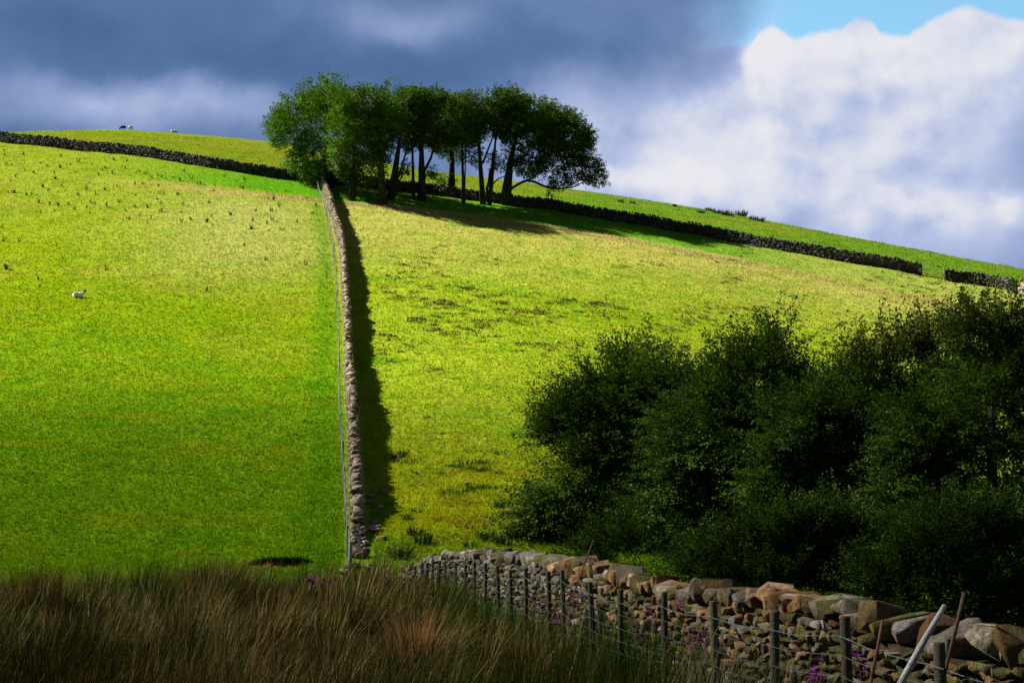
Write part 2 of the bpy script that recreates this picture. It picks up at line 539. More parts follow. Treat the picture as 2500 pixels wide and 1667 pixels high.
# ------------------------------------------------------------------ rushes on the moor
def rushes():
    cents = []
    for _ in range(3000):
        y = math.sqrt(random.uniform(4.5 ** 2, 39 ** 2)); x = random.uniform(-0.62 * y - 2.5, 0.40 * y + 1.0)
        cents.append((x, y))
    edge_t = []
    for _ in range(46):                                   # taller tussocks along the far edge of the moor
        y = random.uniform(23, 33); edge_t.append((random.uniform(-0.50, -0.02) * y, y))
    c = np.array(cents)
    c = c[RNG.uniform(0, 1, len(c)) > 0.5 * sstep(27, 34, c[:, 1])]
    c = np.concatenate([c, np.array(edge_t)]); is_tall = np.arange(len(c)) >= len(c) - len(edge_t)
    sel = c[:, 0] < fw_x(c[:, 1]) - 0.35
    c = c[sel]; is_tall = is_tall[sel]
    m = len(c)
    kind = 0.5 + 0.40 * (RNG.uniform(0, 1, m) - 0.5) + (fbm(c[:, 0] / 1.9, c[:, 1] / 3.4, 101, 3) - 0.5) * 2.6
    near_fade = sstep(9.5, 19, c[:, 1] + (fbm(c[:, 0] / 2.2, c[:, 1] / 2.2, 131, 3) - 0.5) * 9)  # vignette-like darkening painted into the rushes nearest the viewer
    kind = kind - 0.42 * (1 - near_fade) + 0.12 * near_fade
    nb = np.where(c[:, 1] < 16, 95, 64)
    nb = (nb * RNG.uniform(0.4, 1.6, m) * np.where(is_tall, 2.2, 1.0)).astype(int)
    idx = np.repeat(np.arange(m), nb)
    n = len(idx)
    tuft_r = RNG.uniform(0.12, 0.36, m)[idx]
    off = RNG.normal(0, 1, (n, 2)) * tuft_r[:, None] * 0.6
    xy = c[idx] + off
    keep = xy[:, 0] < fw_x(xy[:, 1]) - 0.15
    xy = xy[keep]; idx = idx[keep]; off = off[keep]; tuft_r = tuft_r[keep]; n = len(xy)
    near_wall = np.exp(-((fw_x(xy[:, 1]) - xy[:, 0] - 0.5) / 1.0) ** 2)
    hm = RNG.normal(0.66, 0.20, m) * (0.30 + 1.4 * fbm(c[:, 0] / 1.5, c[:, 1] / 2.4, 91, 3))
    hm = np.where(RNG.uniform(0, 1, m) < 0.05, hm * 1.35, hm)
    hm = hm * (1 - 0.25 * sstep(24, 32, c[:, 1]))
    hm = np.where(is_tall, RNG.uniform(0.75, 1.15, m), hm)
    hgt = hm[idx] * (1 - 0.35 * near_wall)
    LEN = np.clip(hgt * RNG.uniform(0.45, 1.2, n), 0.15, 1.3)
    tw = RNG.normal(0.12, 0.5, m)[idx]                      # each tussock is combed its own way
    A = np.arctan2(off[:, 1], off[:, 0]) + RNG.normal(0, 0.5, n)
    LEAN = np.clip(np.hypot(off[:, 0], off[:, 1]) / np.maximum(tuft_r, .1) * 0.28 + RNG.normal(0.05, 0.10, n), 0, 0.9)
    ax = np.cos(A) * LEAN + 0.16 * np.cos(tw) + 0.05; ay = np.sin(A) * LEAN + 0.16 * np.sin(tw)
    A = np.arctan2(ay, ax); LEAN = np.hypot(ax, ay)
    BEND = RNG.uniform(0.0, 0.65, n) ** 1.5
    kd = kind[idx]; r = RNG.uniform(0, 1, n)
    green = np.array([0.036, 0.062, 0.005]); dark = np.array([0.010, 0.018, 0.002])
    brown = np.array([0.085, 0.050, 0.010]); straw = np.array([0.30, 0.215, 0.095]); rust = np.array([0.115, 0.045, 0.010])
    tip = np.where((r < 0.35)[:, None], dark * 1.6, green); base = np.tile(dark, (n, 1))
    isb = r > np.clip(1.22 - kd * 0.72, 0.38, 1)
    tip = np.where(isb[:, None], brown, tip); base = np.where((~isb & (r > 0.35))[:, None], green * 0.45, base)
    isr = (RNG.uniform(0, 1, n) < sstep(0.55, 0.9, fbm(c[:, 0] / 1.3 + 50, c[:, 1] / 2.2, 151, 3)[idx] * 1.2 + 0.1) * 0.5)
    tip = np.where(isr[:, None], rust, tip); base = np.where(isr[:, None], rust * 0.35, base)
    iss = RNG.uniform(0, 1, n) < (0.04 + 0.26 * sstep(0.6, 1.1, kd) + 0.12 * near_fade[idx])
    tip = np.where(iss[:, None], straw, tip); base = np.where(iss[:, None], straw * 0.2, base)
    lush = RNG.uniform(0, 1, n) < near_wall * 0.75
    tip = np.where(lush[:, None], np.array([0.032, 0.075, 0.008]), tip); base = np.where(lush[:, None], np.array([0.012, 0.032, 0.004]), base)
    tip = tip * np.array([0.80, 0.92, 0.80]) * RNG.uniform(0.5, 1.5, (n, 1)) * (RNG.uniform(0.40, 1.60, m) * (0.40 + 0.78 * near_fade))[idx][:, None]  # tips coloured dimmer towards the viewer, a painted light fall-off
    P = np.c_[xy, H(xy[:, 0], xy[:, 1]) - 0.03]
    wid = RNG.uniform(0.0055, 0.011, n) * np.clip(xy[:, 1] / 14, 0.8, 2.0)
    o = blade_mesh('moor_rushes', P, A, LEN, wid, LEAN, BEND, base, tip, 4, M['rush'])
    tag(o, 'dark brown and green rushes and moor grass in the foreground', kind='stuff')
    # a few tussocks that stand out from the rest
    for q, (a, b, dist, r_, h_, cc, lab) in enumerate([(108, 1372, 27.0, 0.50, 0.95, (0.17, 0.075, 0.016), 'tall brown rush tussock sticking up at the far left of the moor'),
                                   (1015, 1440, 17.5, 0.60, 0.85, (0.30, 0.17, 0.065), 'straw coloured drooping tussock left of the wire fence'),
                                   (395, 1380, 28.0, 0.36, 0.85, (0.10, 0.070, 0.020), 'ragged brown tussock on the moor edge left of the earth scar'),
                                   (205, 1430, 17.0, 0.45, 0.75, (0.045, 0.030, 0.010), 'dark brown tussock among paler rushes at the left')]):
        x = (a - 1250) / F * dist
        k = 420
        of = RNG.normal(0, r_ * 0.30, (k, 2)); xy2 = of + [x, dist]
        P2 = np.c_[xy2, H(xy2[:, 0], xy2[:, 1]) - 0.03]
        A2 = np.arctan2(of[:, 1], of[:, 0]) + RNG.normal(0, 0.35, k)
        L2 = h_ * RNG.uniform(0.6, 1.15, k)
        c2 = np.array(cc) * RNG.uniform(0.5, 1.6, (k, 1))
        b2 = np.array([x, dist, float(H(x, dist))])
        o2 = blade_mesh('rush_tussock', P2 - b2, A2, L2, RNG.uniform(0.006, 0.012, k) * max(1, dist / 16), np.hypot(of[:, 0], of[:, 1]) / r_ * 0.7, RNG.uniform(0.1, 0.8, k), c2 * 0.3, c2, 5, M['rush'])
        o2.location = tuple(b2); tag(o2, lab, 'rush tussock', 'rush tussocks standing out on the moor')
    # bleached stems standing up in front of the wall
    spots = [(1690, 11.5, 1.2), (1760, 10.5, 1.0), (1830, 9.8, 1.0), (1880, 9.6, .6), (2240, 8.6, 0.5), (2170, 8.6, .5), (1620, 13, .8)]
    bx = []; 
    for pxx, y, s in spots:
        k = int(75 * s)
        x0 = (pxx - 1250) / F * y
        bx.append(np.c_[RNG.normal(x0, 0.16 * s, k), RNG.normal(y, 0.3, k)])
    # and scattered through the moor
    k = 420
    yy = np.sqrt(RNG.uniform(7 ** 2, 34 ** 2, k)); xx = RNG.uniform(-0.44, 0.25, k) * yy
    bx.append(np.c_[xx, yy])
    xy = np.concatenate(bx); xy = xy[xy[:, 0] < fw_x(xy[:, 1]) - 0.45]
    n = len(xy)
    P = np.c_[xy, H(xy[:, 0], xy[:, 1]) - 0.02]
    st = np.array([0.30, 0.24, 0.14]) * RNG.uniform(0.55, 1.25, (n, 1))
    o = blade_mesh('bleached_stems', P, RNG.normal(0.1, 1.4, n), RNG.uniform(0.55, 0.95, n), RNG.uniform(0.004, 0.007, n), RNG.uniform(0.02, 0.35, n), RNG.uniform(0.1, 0.9, n), st * 0.6, st, 6, M['rush'])
    tag(o, 'bleached dry grass stems standing up among the rushes', kind='stuff')


rushes()


# ------------------------------------------------------------------ stones
def ico(sub):
    bm = bmesh.new(); bmesh.ops.create_icosphere(bm, subdivisions=sub, radius=1)
    V = np.array([v.co[:] for v in bm.verts]); T = np.array([[v.index for v in f.verts] for f in bm.faces]); bm.free()
    return unit(V), T


def stone_protos(k, seed, bevel):
    """angular blocks: hulls of scattered points, edges slightly worn"""
    r = np.random.default_rng(seed)
    out = []
    for _ in range(k):
        p = r.uniform(-0.95, 0.95, (26, 3))
        ax = r.integers(0, 3, 26)
        p[np.arange(26), ax] = np.where(r.uniform(0, 1, 26) < 0.5, -1, 1) * r.uniform(0.84, 1.0, 26)
        p *= np.array([1.0, 1.0, 0.95]) * r.uniform(0.9, 1.1, 3)
        bm = bmesh.new()
        vs = [bm.verts.new(v) for v in p]
        res = bmesh.ops.convex_hull(bm, input=vs)
        bmesh.ops.delete(bm, geom=[e for e in res['geom_interior'] if isinstance(e, bmesh.types.BMVert)], context='VERTS')
        bmesh.ops.dissolve_limit(bm, angle_limit=0.22, verts=bm.verts[:], edges=bm.edges[:])
        if bevel:
            bmesh.ops.bevel(bm, geom=bm.edges[:], offset=bevel, segments=2, affect='EDGES', profile=0.5, clamp_overlap=True)
        bmesh.ops.triangulate(bm, faces=bm.faces[:])
        bm.verts.ensure_lookup_table()
        V = np.array([v.co[:] for v in bm.verts]); T = np.array([[v.index for v in f.verts] for f in bm.faces])
        bm.free()
        V += r.normal(0, 0.012, V.shape)
        out.append((V, T))
    return out


PR1 = stone_protos(18, 1, 0.0)
PR2 = stone_protos(26, 2, 0.10)


def place_stones(geo, protos, C, S, R, tint):
    """C centres (n,3), S half sizes (n,3), R rotation matrices (n,3,3), tint (n,3)"""
    n = len(C)
    pick = RNG.integers(0, len(protos), n)
    tint = np.broadcast_to(np.asarray(tint, float), (n, 3))
    for k in range(len(protos)):
        q = np.where(pick == k)[0]
        if not len(q): continue
        PV, T = protos[k]
        m = len(PV)
        V = np.einsum('nij,nvj->nvi', R[q], PV[None] * S[q][:, None, :]) + C[q][:, None, :]
        TT = (T[None] + (np.arange(len(q)) * m)[:, None, None]).reshape(-1, 3)
        geo.add(V.reshape(-1, 3), None, TT, np.repeat(tint[q], m, axis=0))


def rots(yaw, roll, pitch):
    cy, sy = np.cos(yaw), np.sin(yaw); cr, sr = np.cos(roll), np.sin(roll); cp, sp = np.cos(pitch), np.sin(pitch)
    z = np.zeros_like(yaw); o_ = np.ones_like(yaw)
    Rz = np.stack([np.stack([cy, -sy, z], -1), np.stack([sy, cy, z], -1), np.stack([z, z, o_], -1)], -2)
    Ry = np.stack([np.stack([cr, z, sr], -1), np.stack([z, o_, z], -1), np.stack([-sr, z, cr], -1)], -2)
    Rx = np.stack([np.stack([o_, z, z], -1), np.stack([z, cp, -sp], -1), np.stack([z, sp, cp], -1)], -2)
    return Rz @ Ry @ Rx


def wall_frame(path):
    T = unit(np.gradient(path[:, :2], axis=0))
    d = np.r_[0, np.cumsum(np.linalg.norm(np.diff(path[:, :2], axis=0), axis=1))]
    return d, T


def wall_stonework(path, top, w_stone, h_stone, thick, protos, tintf, core_tint, sides=(1, -1)):
    """path (n,3) with base z, top (n,) z of the body; returns Geo"""
    g = Geo()
    d, T = wall_frame(path)
    Ltot = d[-1]
    step = 0.4
    ks = np.linspace(0, Ltot, max(2, int(Ltot / step)))
    ip = lambda s, a: np.interp(s, d, a)
    # dark core so that no light passes through the joints
    cx, cy, cz, ct = ip(ks, path[:, 0]), ip(ks, path[:, 1]), ip(ks, path[:, 2]), ip(ks, top)
    tx, ty = ip(ks, T[:, 0]), ip(ks, T[:, 1])
    nrm = np.stack([-ty, tx], -1)
    hb, ht = thick * 0.36, thick * 0.26
    b = np.stack([cx, cy], -1)
    ring = np.stack([np.c_[b + nrm * hb, cz - 0.3], np.c_[b + nrm * ht, ct - 0.04], np.c_[b - nrm * ht, ct - 0.04], np.c_[b - nrm * hb, cz - 0.3]], 1)
    m = len(ks)
    i = np.arange(m - 1)[:, None]; j = np.arange(4)[None]
    a = i * 4 + j; bq = i * 4 + (j + 1) % 4
    Q = np.stack([a, bq, bq + 4, a + 4], -1).reshape(-1, 4)
    Q = np.r_[Q, [[0, 1, 2, 3]], [[(m - 1) * 4 + 3, (m - 1) * 4 + 2, (m - 1) * 4 + 1, (m - 1) * 4]]]
    g.add(ring.reshape(-1, 3), Q, None, core_tint)
    hmax = (top - path[:, 2]).max()
    S_, Zf, Hh, Ww, Sd = [], [], [], [], []
    for sd in sides:
        z = -0.06
        while z < hmax:
            h = h_stone * random.uniform(0.7, 1.35)
            s = random.uniform(0, w_stone)
            while s < Ltot:
                w = w_stone * random.choice((random.uniform(0.45, 0.9), random.uniform(0.8, 1.9)))
                hh = h * random.uniform(0.8, 1.3)
                S_.append(s + w / 2); Zf.append(z + h / 2 + random.uniform(-.15, .15) * h); Hh.append(hh); Ww.append(w); Sd.append(sd)
                s += w * 0.94
            z += h * 0.94
    S_, Zf, Hh, Ww, Sd = map(np.array, (S_, Zf, Hh, Ww, Sd))
    bz = ip(S_, path[:, 2]); tz = ip(S_, top)
    ok = (bz + Zf + Hh * 0.3 < tz) & (S_ < Ltot)
    S_, Zf, Hh, Ww, Sd, bz, tz = [v[ok] for v in (S_, Zf, Hh, Ww, Sd, bz, tz)]
    n = len(S_)
    fr = np.clip(Zf / np.maximum(tz - bz, 0.3), 0, 1)
    dep = RNG.uniform(0.10, 0.15, n)
    off = Sd * (thick / 2 * (1 - 0.22 * fr) - dep * 0.75 + RNG.normal(0, 0.018, n))
    x = ip(S_, path[:, 0]) - ip(S_, T[:, 1]) * off; y = ip(S_, path[:, 1]) + ip(S_, T[:, 0]) * off
    yaw = np.arctan2(ip(S_, T[:, 1]), ip(S_, T[:, 0])) + RNG.normal(0, 0.12, n)
    slope = np.arctan(np.interp(S_, d, np.gradient(path[:, 2], d)))
    R = rots(yaw, -slope * 0.6 + RNG.normal(0, 0.28, n), RNG.normal(0, 0.2, n))
    C = np.stack([x, y, bz + Zf], -1)
    place_stones(g, protos, C, np.stack([Ww * 0.5, dep, Hh * 0.52], -1), R, tintf(C, S_ / Ltot, fr, n))
    return g


PAL_GREY = np.array([[.15, .14, .12], [.19, .18, .16], [.11, .105, .08], [.23, .215, .19], [.12, .11, .06]])
PAL_WARM = np.array([[.21, .115, .05], [.16, .085, .035], [.26, .155, .08], [.13, .095, .03], [.11, .10, .03], [.19, .165, .125], [.085, .08, .025], [.27, .18, .125], [.14, .125, .10], [.10, .07, .03]])


def front_tint(C, f, fr, n):
    warm = np.clip((C[:, 0] - 0.1) / 1.6, 0.12, 0.9)
    w = RNG.uniform(0, 1, n) < warm
    c = np.where(w[:, None], PAL_WARM[RNG.integers(0, len(PAL_WARM), n)], PAL_GREY[RNG.integers(0, len(PAL_GREY), n)])
    mossy = RNG.uniform(0, 1, n) < (0.72 * (1 - fr))
    c = np.where(mossy[:, None], np.array([.065, .065, .018]), c)
    return c * np.where(RNG.uniform(0, 1, (n, 1)) < 0.12, 1.55, 1.0) * RNG.uniform(0.7, 1.55, (n, 1))


# ---- the near wall
fw_path = np.c_[FWP[:, :2], H(FWP[:, 0], FWP[:, 1])]
fw_cop_top = np.array([fw_top(p) for p in fw_path])
fw_cop_top[:3] -= np.array([.35, .2, .08])
fw_cop_top = fw_cop_top - 0.02 - 0.09 * (1 - sstep(8.5, 13.0, fw_path[:, 1]))
fw_body_top = fw_cop_top - 0.21
root = empty('dry_stone_wall', (2.55, 14.0, float(H(2.55, 14.0))), 'near tumbledown wall of orange and grey stones behind the wire fence', 'wall', 'dry stone walls')
g = wall_stonework(fw_path, fw_body_top, 0.165, 0.105, 0.66, PR2, front_tint, (0.03, 0.028, 0.02))
g.build('stonework', M['stone'], root, loc=root.location)
d, T = wall_frame(fw_path)
copes = []
s = 0.15
while s < d[-1]:
    yq = np.interp(s, d, fw_path[:, 1])
    big = random.random() < 0.16
    wd = random.uniform(0.17, 0.33) * (1.25 if big else 1.0) * (1.0 if yq < 22 else 1.3) * (0.85 if yq < 14 else 1.0)
    sc = s + wd / 2
    if sc > d[-1]: break
    c = np.array([np.interp(sc, d, fw_path[:, 0]), np.interp(sc, d, fw_path[:, 1]), np.interp(sc, d, fw_body_top)])
    tx, ty = np.interp(sc, d, T[:, 0]), np.interp(sc, d, T[:, 1])
    hh = random.uniform(0.16, 0.27) * (1.2 if big else 1) * (0.88 if yq < 14 else 1.0)
    S = np.array([[wd * 0.56, random.uniform(0.20, 0.30), hh * 0.60]])
    R = rots(np.array([math.atan2(ty, tx) + random.gauss(0, 0.2)]), np.array([random.gauss(0.12, 0.28)]), np.array([random.gauss(0, 0.18)]))
    c[2] += hh * random.uniform(0.30, 0.50)
    copes.append((c, S, R))
    s += wd * 0.88
copes.sort(key=lambda q: q[0][1])
for c, S, R in copes[:98]:
    g = Geo()
    place_stones(g, PR2, c[None], S, R, front_tint(c[None], None, np.array([1.0]), 1))
    g.build('coping_stone', M['stone'], root, loc=root.location)
g = Geo()
for c, S, R in copes[98:]:
    place_stones(g, PR2, c[None], S, R, front_tint(c[None], None, np.array([1.0]), 1))
if g.V:
    ob = g.build('distant_coping', M['stone'], root, loc=root.location); ob['kind'] = 'stuff'


def hill_tint(pal, lo=0.65, hi=1.25):
    def f(C, fr_, fr, n):
        return pal[RNG.integers(0, len(pal), n)] * RNG.uniform(lo, hi, (n, 1))
    return f


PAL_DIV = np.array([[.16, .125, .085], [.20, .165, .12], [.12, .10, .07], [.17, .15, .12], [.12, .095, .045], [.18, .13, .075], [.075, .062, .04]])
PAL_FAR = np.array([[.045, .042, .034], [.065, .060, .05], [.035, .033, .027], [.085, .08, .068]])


def hill_wall(pts, height, thick, label, pal, w=0.36, h=0.17, cop_w=0.20, cop_h=0.26, jag=0.10, core=(0.02, 0.018, 0.015), height_fn=None, jag2=0.0, lean=0.25):
    path = polyline(pts, 0.5)
    path[:, 2] = H(path[:, 0], path[:, 1])
    d, T = wall_frame(path)
    hgt = height * np.ones(len(path)) if height_fn is None else height_fn(path, d)
    top = path[:, 2] + hgt + (fbm(d / 3.0, d * 0, 61, 3) - 0.5) * jag * 2
    top = top + (fbm(d / 0.9, d * 0, 67, 2) - 0.5) * jag2 * 6
    mid = path[len(path) // 2]
    root = empty('dry_stone_wall', mid, label, 'wall', 'dry stone walls')
    mat = M['far_stone']
    wall_stonework(path, top, w, h, thick, PR1, hill_tint(pal), core).build('stonework', mat, root, loc=mid)
    # coping: upright slabs set on edge
    g = Geo()
    s = np.cumsum(RNG.uniform(0.6, 1.4, int(d[-1] / cop_w * 1.2)) * cop_w); s = s[s < d[-1]]
    n = len(s)
    C = np.stack([np.interp(s, d, path[:, 0]), np.interp(s, d, path[:, 1]), np.interp(s, d, top) + cop_h * 0.32 + RNG.normal(0, 0.07, n)], -1)
    C[:, :2] += RNG.normal(0, 0.05, (n, 2))
    yaw = np.arctan2(np.interp(s, d, T[:, 1]), np.interp(s, d, T[:, 0])) + RNG.normal(0, 0.4, n)
    R = rots(yaw, RNG.normal(lean, 0.40, n), RNG.normal(0, 0.3, n))
    S = np.stack([RNG.uniform(0.35, 1.0, n) * cop_w, RNG.uniform(0.24, 0.50, n) * thick * 0.95, RNG.uniform(0.3, 0.85, n) * cop_h], -1)
    present = hgt[np.clip(np.searchsorted(d, s), 0, len(d) - 1)] > 0.55
    place_stones(g, PR1, C[present], S[present], R[present], hill_tint(pal, 0.8, 1.35)(C[present], 0, 0, int(present.sum())))
    g.build('coping', mat, root, loc=mid)
    return root


def div_h(path, d):
    # tumbled at the foot of the hill, sound higher up
    return 0.30 + 1.0 * sstep(1.0, 9.0, d) * (0.85 + 0.3 * fbm(d / 4.0, d * 0, 71, 2))


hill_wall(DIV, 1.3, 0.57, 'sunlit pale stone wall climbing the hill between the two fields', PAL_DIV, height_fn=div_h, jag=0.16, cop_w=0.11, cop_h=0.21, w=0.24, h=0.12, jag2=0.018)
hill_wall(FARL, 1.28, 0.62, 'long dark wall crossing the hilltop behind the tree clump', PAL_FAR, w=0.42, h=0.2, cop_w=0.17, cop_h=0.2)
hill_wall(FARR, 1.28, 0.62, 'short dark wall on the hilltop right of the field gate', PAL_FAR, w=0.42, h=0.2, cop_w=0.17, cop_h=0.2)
FARS = np.array([cast(*p) for p in [(2482, 712), (2500, 722), (2560, 760), (2640, 810)]])
FARS[0] += np.array([0.5, -0.2, 0])
hill_wall(FARS, 1.2, 0.62, 'pale sunlit wall end at the right edge of the photo', PAL_DIV, w=0.42, h=0.2, cop_w=0.26, cop_h=0.3)

# ------------------------------------------------------------------ field gate
def field_gate():
    A = cast(2250, 673); B = cast(2307, 684)
    mid = (A + B) / 2; mid[2] = H(mid[0], mid[1])
    root = empty('field_gate', mid, 'pale metal field gate closing the gap in the hilltop wall', 'gate')
    dv = B - A; Lg = np.linalg.norm(dv[:2]); t = dv / np.linalg.norm(dv)
    tc = np.array([0.10, 0.14, 0.09])
    for P, c, nm in ((A, (0.14, 0.13, 0.11), 'post'), (B, (0.07, 0.06, 0.05), 'post')):
        g = Geo(); g.tube([P + [0, 0, -0.3], P + [0, 0, 0.6], P + [0, 0, 1.45]], 0.09, 8, c); g.build('gate_post', M['wood'], root, loc=mid)
    for z in (0.22, 0.40, 0.58, 0.80, 1.15):
        g = Geo(); g.tube([A + t * 0.14 + [0, 0, z], (A + B) / 2 + [0, 0, z], B - t * 0.14 + [0, 0, z]], 0.016, 6, tc)
        g.build('rail', M['gate'], root, loc=mid)
    for f in (0.05, 0.5, 0.95):
        P = A + dv * f
        g = Geo(); g.tube([P + [0, 0, 0.2], P + [0, 0, 0.7], P + [0, 0, 1.17]], 0.018, 6, tc)
        g.build('upright', M['gate'], root, loc=mid)


field_gate()


# ------------------------------------------------------------------ fences
def make_post(root, base, top, r, tint, leanx=0.0, leany=0.0, square=False):
    g = Geo()
    h = top - base[2]
    P = [base + np.array([0, 0, -0.3]), base + np.array([leanx * 0.5 * h, leany * .5 * h, h * 0.5]), base + np.array([leanx * h, leany * h, h * 0.985]), base + np.array([leanx * h, leany * h, h])]
    g.tube(P, [r, r * random.uniform(.94, 1.05), r * 0.97, r * 0.86], 10, tint)
    return g.build('post', M['wood'], root, loc=root.location)


def front_fence():
    off = 0.82
    d, T = wall_frame(FWP)
    line = np.c_[FWP[:, 0] + (T[:, 1]) * off, FWP[:, 1] - T[:, 0] * off]      # on the camera's side of the wall
    if line[200, 0] > FWP[200, 0]:
        line = np.c_[FWP[:, 0] - (T[:, 1]) * off, FWP[:, 1] + T[:, 0] * off]
    ratio = line[:, 0] / line[:, 1]
    posts = [(1017, 1381), (1033, 1374), (1044, 1373), (1059, 1372), (1073, 1368), (1090, 1370), (1114, 1373), (1137, 1378), (1161, 1370), (1187, 1374), (1219, 1380), (1249, 1390), (1285, 1385), (1341, 1394), (1376, 1390), (1445, 1420), (1508, 1438), (1615, 1444), (1736, 1466), (1871, 1490), (2047, 1503), (2265, 1567), (2570, 1640)]
    root = empty('wire_fence', (line[250, 0], line[250, 1], float(H(line[250, 0], line[250, 1]))), 'barbed wire fence on wooden posts in front of the near wall', 'fence', 'wire fences')
    tops = []
    order = np.argsort(ratio)
    for pxx, py in posts:
        r = (pxx - 1250) / F
        y = np.interp(r, ratio[order], line[order, 1]); x = np.interp(r, ratio[order], line[order, 0])
        z = at(pxx, py, y)[2]
        base = np.array([x, y, float(H(x, y))])
        z = max(z, base[2] + 0.7)
        rad = 0.036 if y > 14 else 0.042
        make_post(root, base, z, rad, np.array([0.058, 0.053, 0.030]) * random.uniform(0.7, 1.2), random.gauss(0, 0.02), random.gauss(0, 0.02))
        tops.append(np.array([x, y, z]))
    tops = np.array(tops)
    tops[:, 0] -= 0.055
    steel = (0.10, 0.13, 0.15)
    drops = [0.15, 0.29, 0.45, 0.60, 0.74]
    for q, dr in enumerate(drops):
        pts = []
        for i in range(len(tops) - 1):
            a, b = tops[i] - [0, 0, dr], tops[i + 1] - [0, 0, dr]
            for t in np.linspace(0, 1, 7)[:-1]:
                p = a + (b - a) * t; p[2] -= 0.05 * math.sin(math.pi * t) * (0.6 + 0.4 * random.random()) * min(1.0, np.linalg.norm(b - a) / 2.0)
                pts.append(p)
        pts.append(tops[-1] - [0, 0, dr])
        pts = np.array(pts)
        g = Geo()
        g.tube(pts, 0.0026 if q == 0 else 0.0016, 5, steel)
        if q == 0:     # barbs
            L = np.r_[0, np.cumsum(np.linalg.norm(np.diff(pts, axis=0), axis=1))]
            for s in np.arange(0.05, L[-1], 0.11):
                c = np.array([np.interp(s, L, pts[:, k]) for k in range(3)])
                for _ in range(2):
                    v = np.random.default_rng(int(s * 1000) + _).normal(0, 1, 3); v = v / np.linalg.norm(v) * 0.017
                    g.tube([c - v, c, c + v], [0.001, 0.0026, 0.001], 4, steel, cap=False)
        g.build('barbed_strand' if q == 0 else 'wire', M['wire'], root, loc=root.location)
    # vertical stays of the stock netting
    g = Geo()
    for i in range(10, len(tops) - 1):
        a, b = tops[i], tops[i + 1]
        nseg = max(1, int(np.linalg.norm(b - a) / 0.3))
        for t in (np.arange(nseg) + 0.5) / nseg:
            p = a + (b - a) * t
            sag = 0.05 * math.sin(math.pi * t)
            g = Geo(); g.tube([p - [0, 0, 0.29 + sag], p - [0, 0, 0.5 + sag], p - [0, 0, 0.76 + sag]], 0.0013, 4, steel, cap=False)
            g.build('wire_stay', M['wire'], root, loc=root.location)


front_fence()


def hill_fence():
    pxs = [(854, 1420), (849, 1365), (843, 1275), (838, 1188), (835, 1113), (829, 1025), (827, 895), (824, 785), (820, 712), (816, 640), (806, 580), (792, 508), (782, 490), (776, 470)]
    pts = np.array([cast(*p) for p in pxs])
    path = polyline(pts, 2.1); path[:, 2] = H(path[:, 0], path[:, 1])
    root = empty('wire_fence', path[len(path) // 2], 'thin grey fence running up the hill beside the sunlit wall', 'fence', 'wire fences')
    for i, p in enumerate(path[:98]):
        h = 1.08 + random.uniform(-.06, .06) + (0.25 if i % 9 == 0 else 0)
        make_post(root, p, p[2] + h, 0.04 if i % 9 else 0.065, np.array([0.23, 0.23, 0.225]) * random.uniform(0.7, 1.2), random.gauss(0, .015), random.gauss(0, .015))
    fine = polyline(path, 0.7)
    for z in (0.2, 0.45, 0.7, 0.88, 1.0):
        g = Geo(); P = fine.copy(); P[:, 2] = H(P[:, 0], P[:, 1]) + z
        g.tube(P, 0.005, 4, (0.16, 0.17, 0.17)); g.build('wire', M['wire'], root, loc=root.location)


hill_fence()

# leaning rail and iron rods by the near wall
def stick(name, top_px, bot_px, Yt, Yb, rad, tint, mat, label, cat, ext=0.4, flat=False):
    a = at(*top_px, Yt); b = at(*bot_px, Yb)
    v = (b - a) / np.linalg.norm(b - a)
    gz = float(H(b[0], b[1]))
    e = b + v * max(0.05, (b[2] - gz + 0.05) / max(-v[2], 0.2))
    n = 7
    P = np.array([e + (a - e) * t for t in np.linspace(0, 1, n)])
    P[1:-1] += RNG.normal(0, rad * 0.22, (n - 2, 3))
    g = Geo()
    if flat:
        R = rad * np.array([1.0, 1.05, .98, 1.0, 1.02, .96, .72])
        g.tube(P, R, 6, tint)
    else:
        g.tube(P, rad, 8, tint)
    o = g.build(name, mat, None, loc=e); o.location = tuple(e)
    return tag(o, label, cat)


stick('wooden_rail', (2306, 1478), (2206, 1662), 8.85, 8.55, 0.024, (0.26, 0.26, 0.25), M['wood'], 'bleached pale wooden rail leaning against the near wall', 'rail', flat=True)
stick('iron_rod', (2354, 1446), (2302, 1660), 8.75, 8.6, 0.013, (0.060, 0.030, 0.020), M['rust'], 'long rusty iron rod right of the leaning pale rail', 'rod')
stick('iron_rod', (2155, 1514), (2128, 1664), 9.6, 9.5, 0.012, (0.085, 0.040, 0.025), M['rust'], 'short rusty iron rod left of the leaning pale rail', 'rod')
stick('iron_rod', (1447, 1324), (1408, 1428), 20.0, 19.6, 0.011, (0.075, 0.030, 0.022), M['rust'], 'thin rusty rod slanting above the far part of the near wall', 'rod')


# ------------------------------------------------------------------ trees
def bez(a, b, bend, n=7, sag=0.0):
    t = np.linspace(0, 1, n)[:, None]
    m = (a + b) / 2 + bend
    return a * (1 - t) ** 2 + 2 * m * t * (1 - t) + b * t ** 2


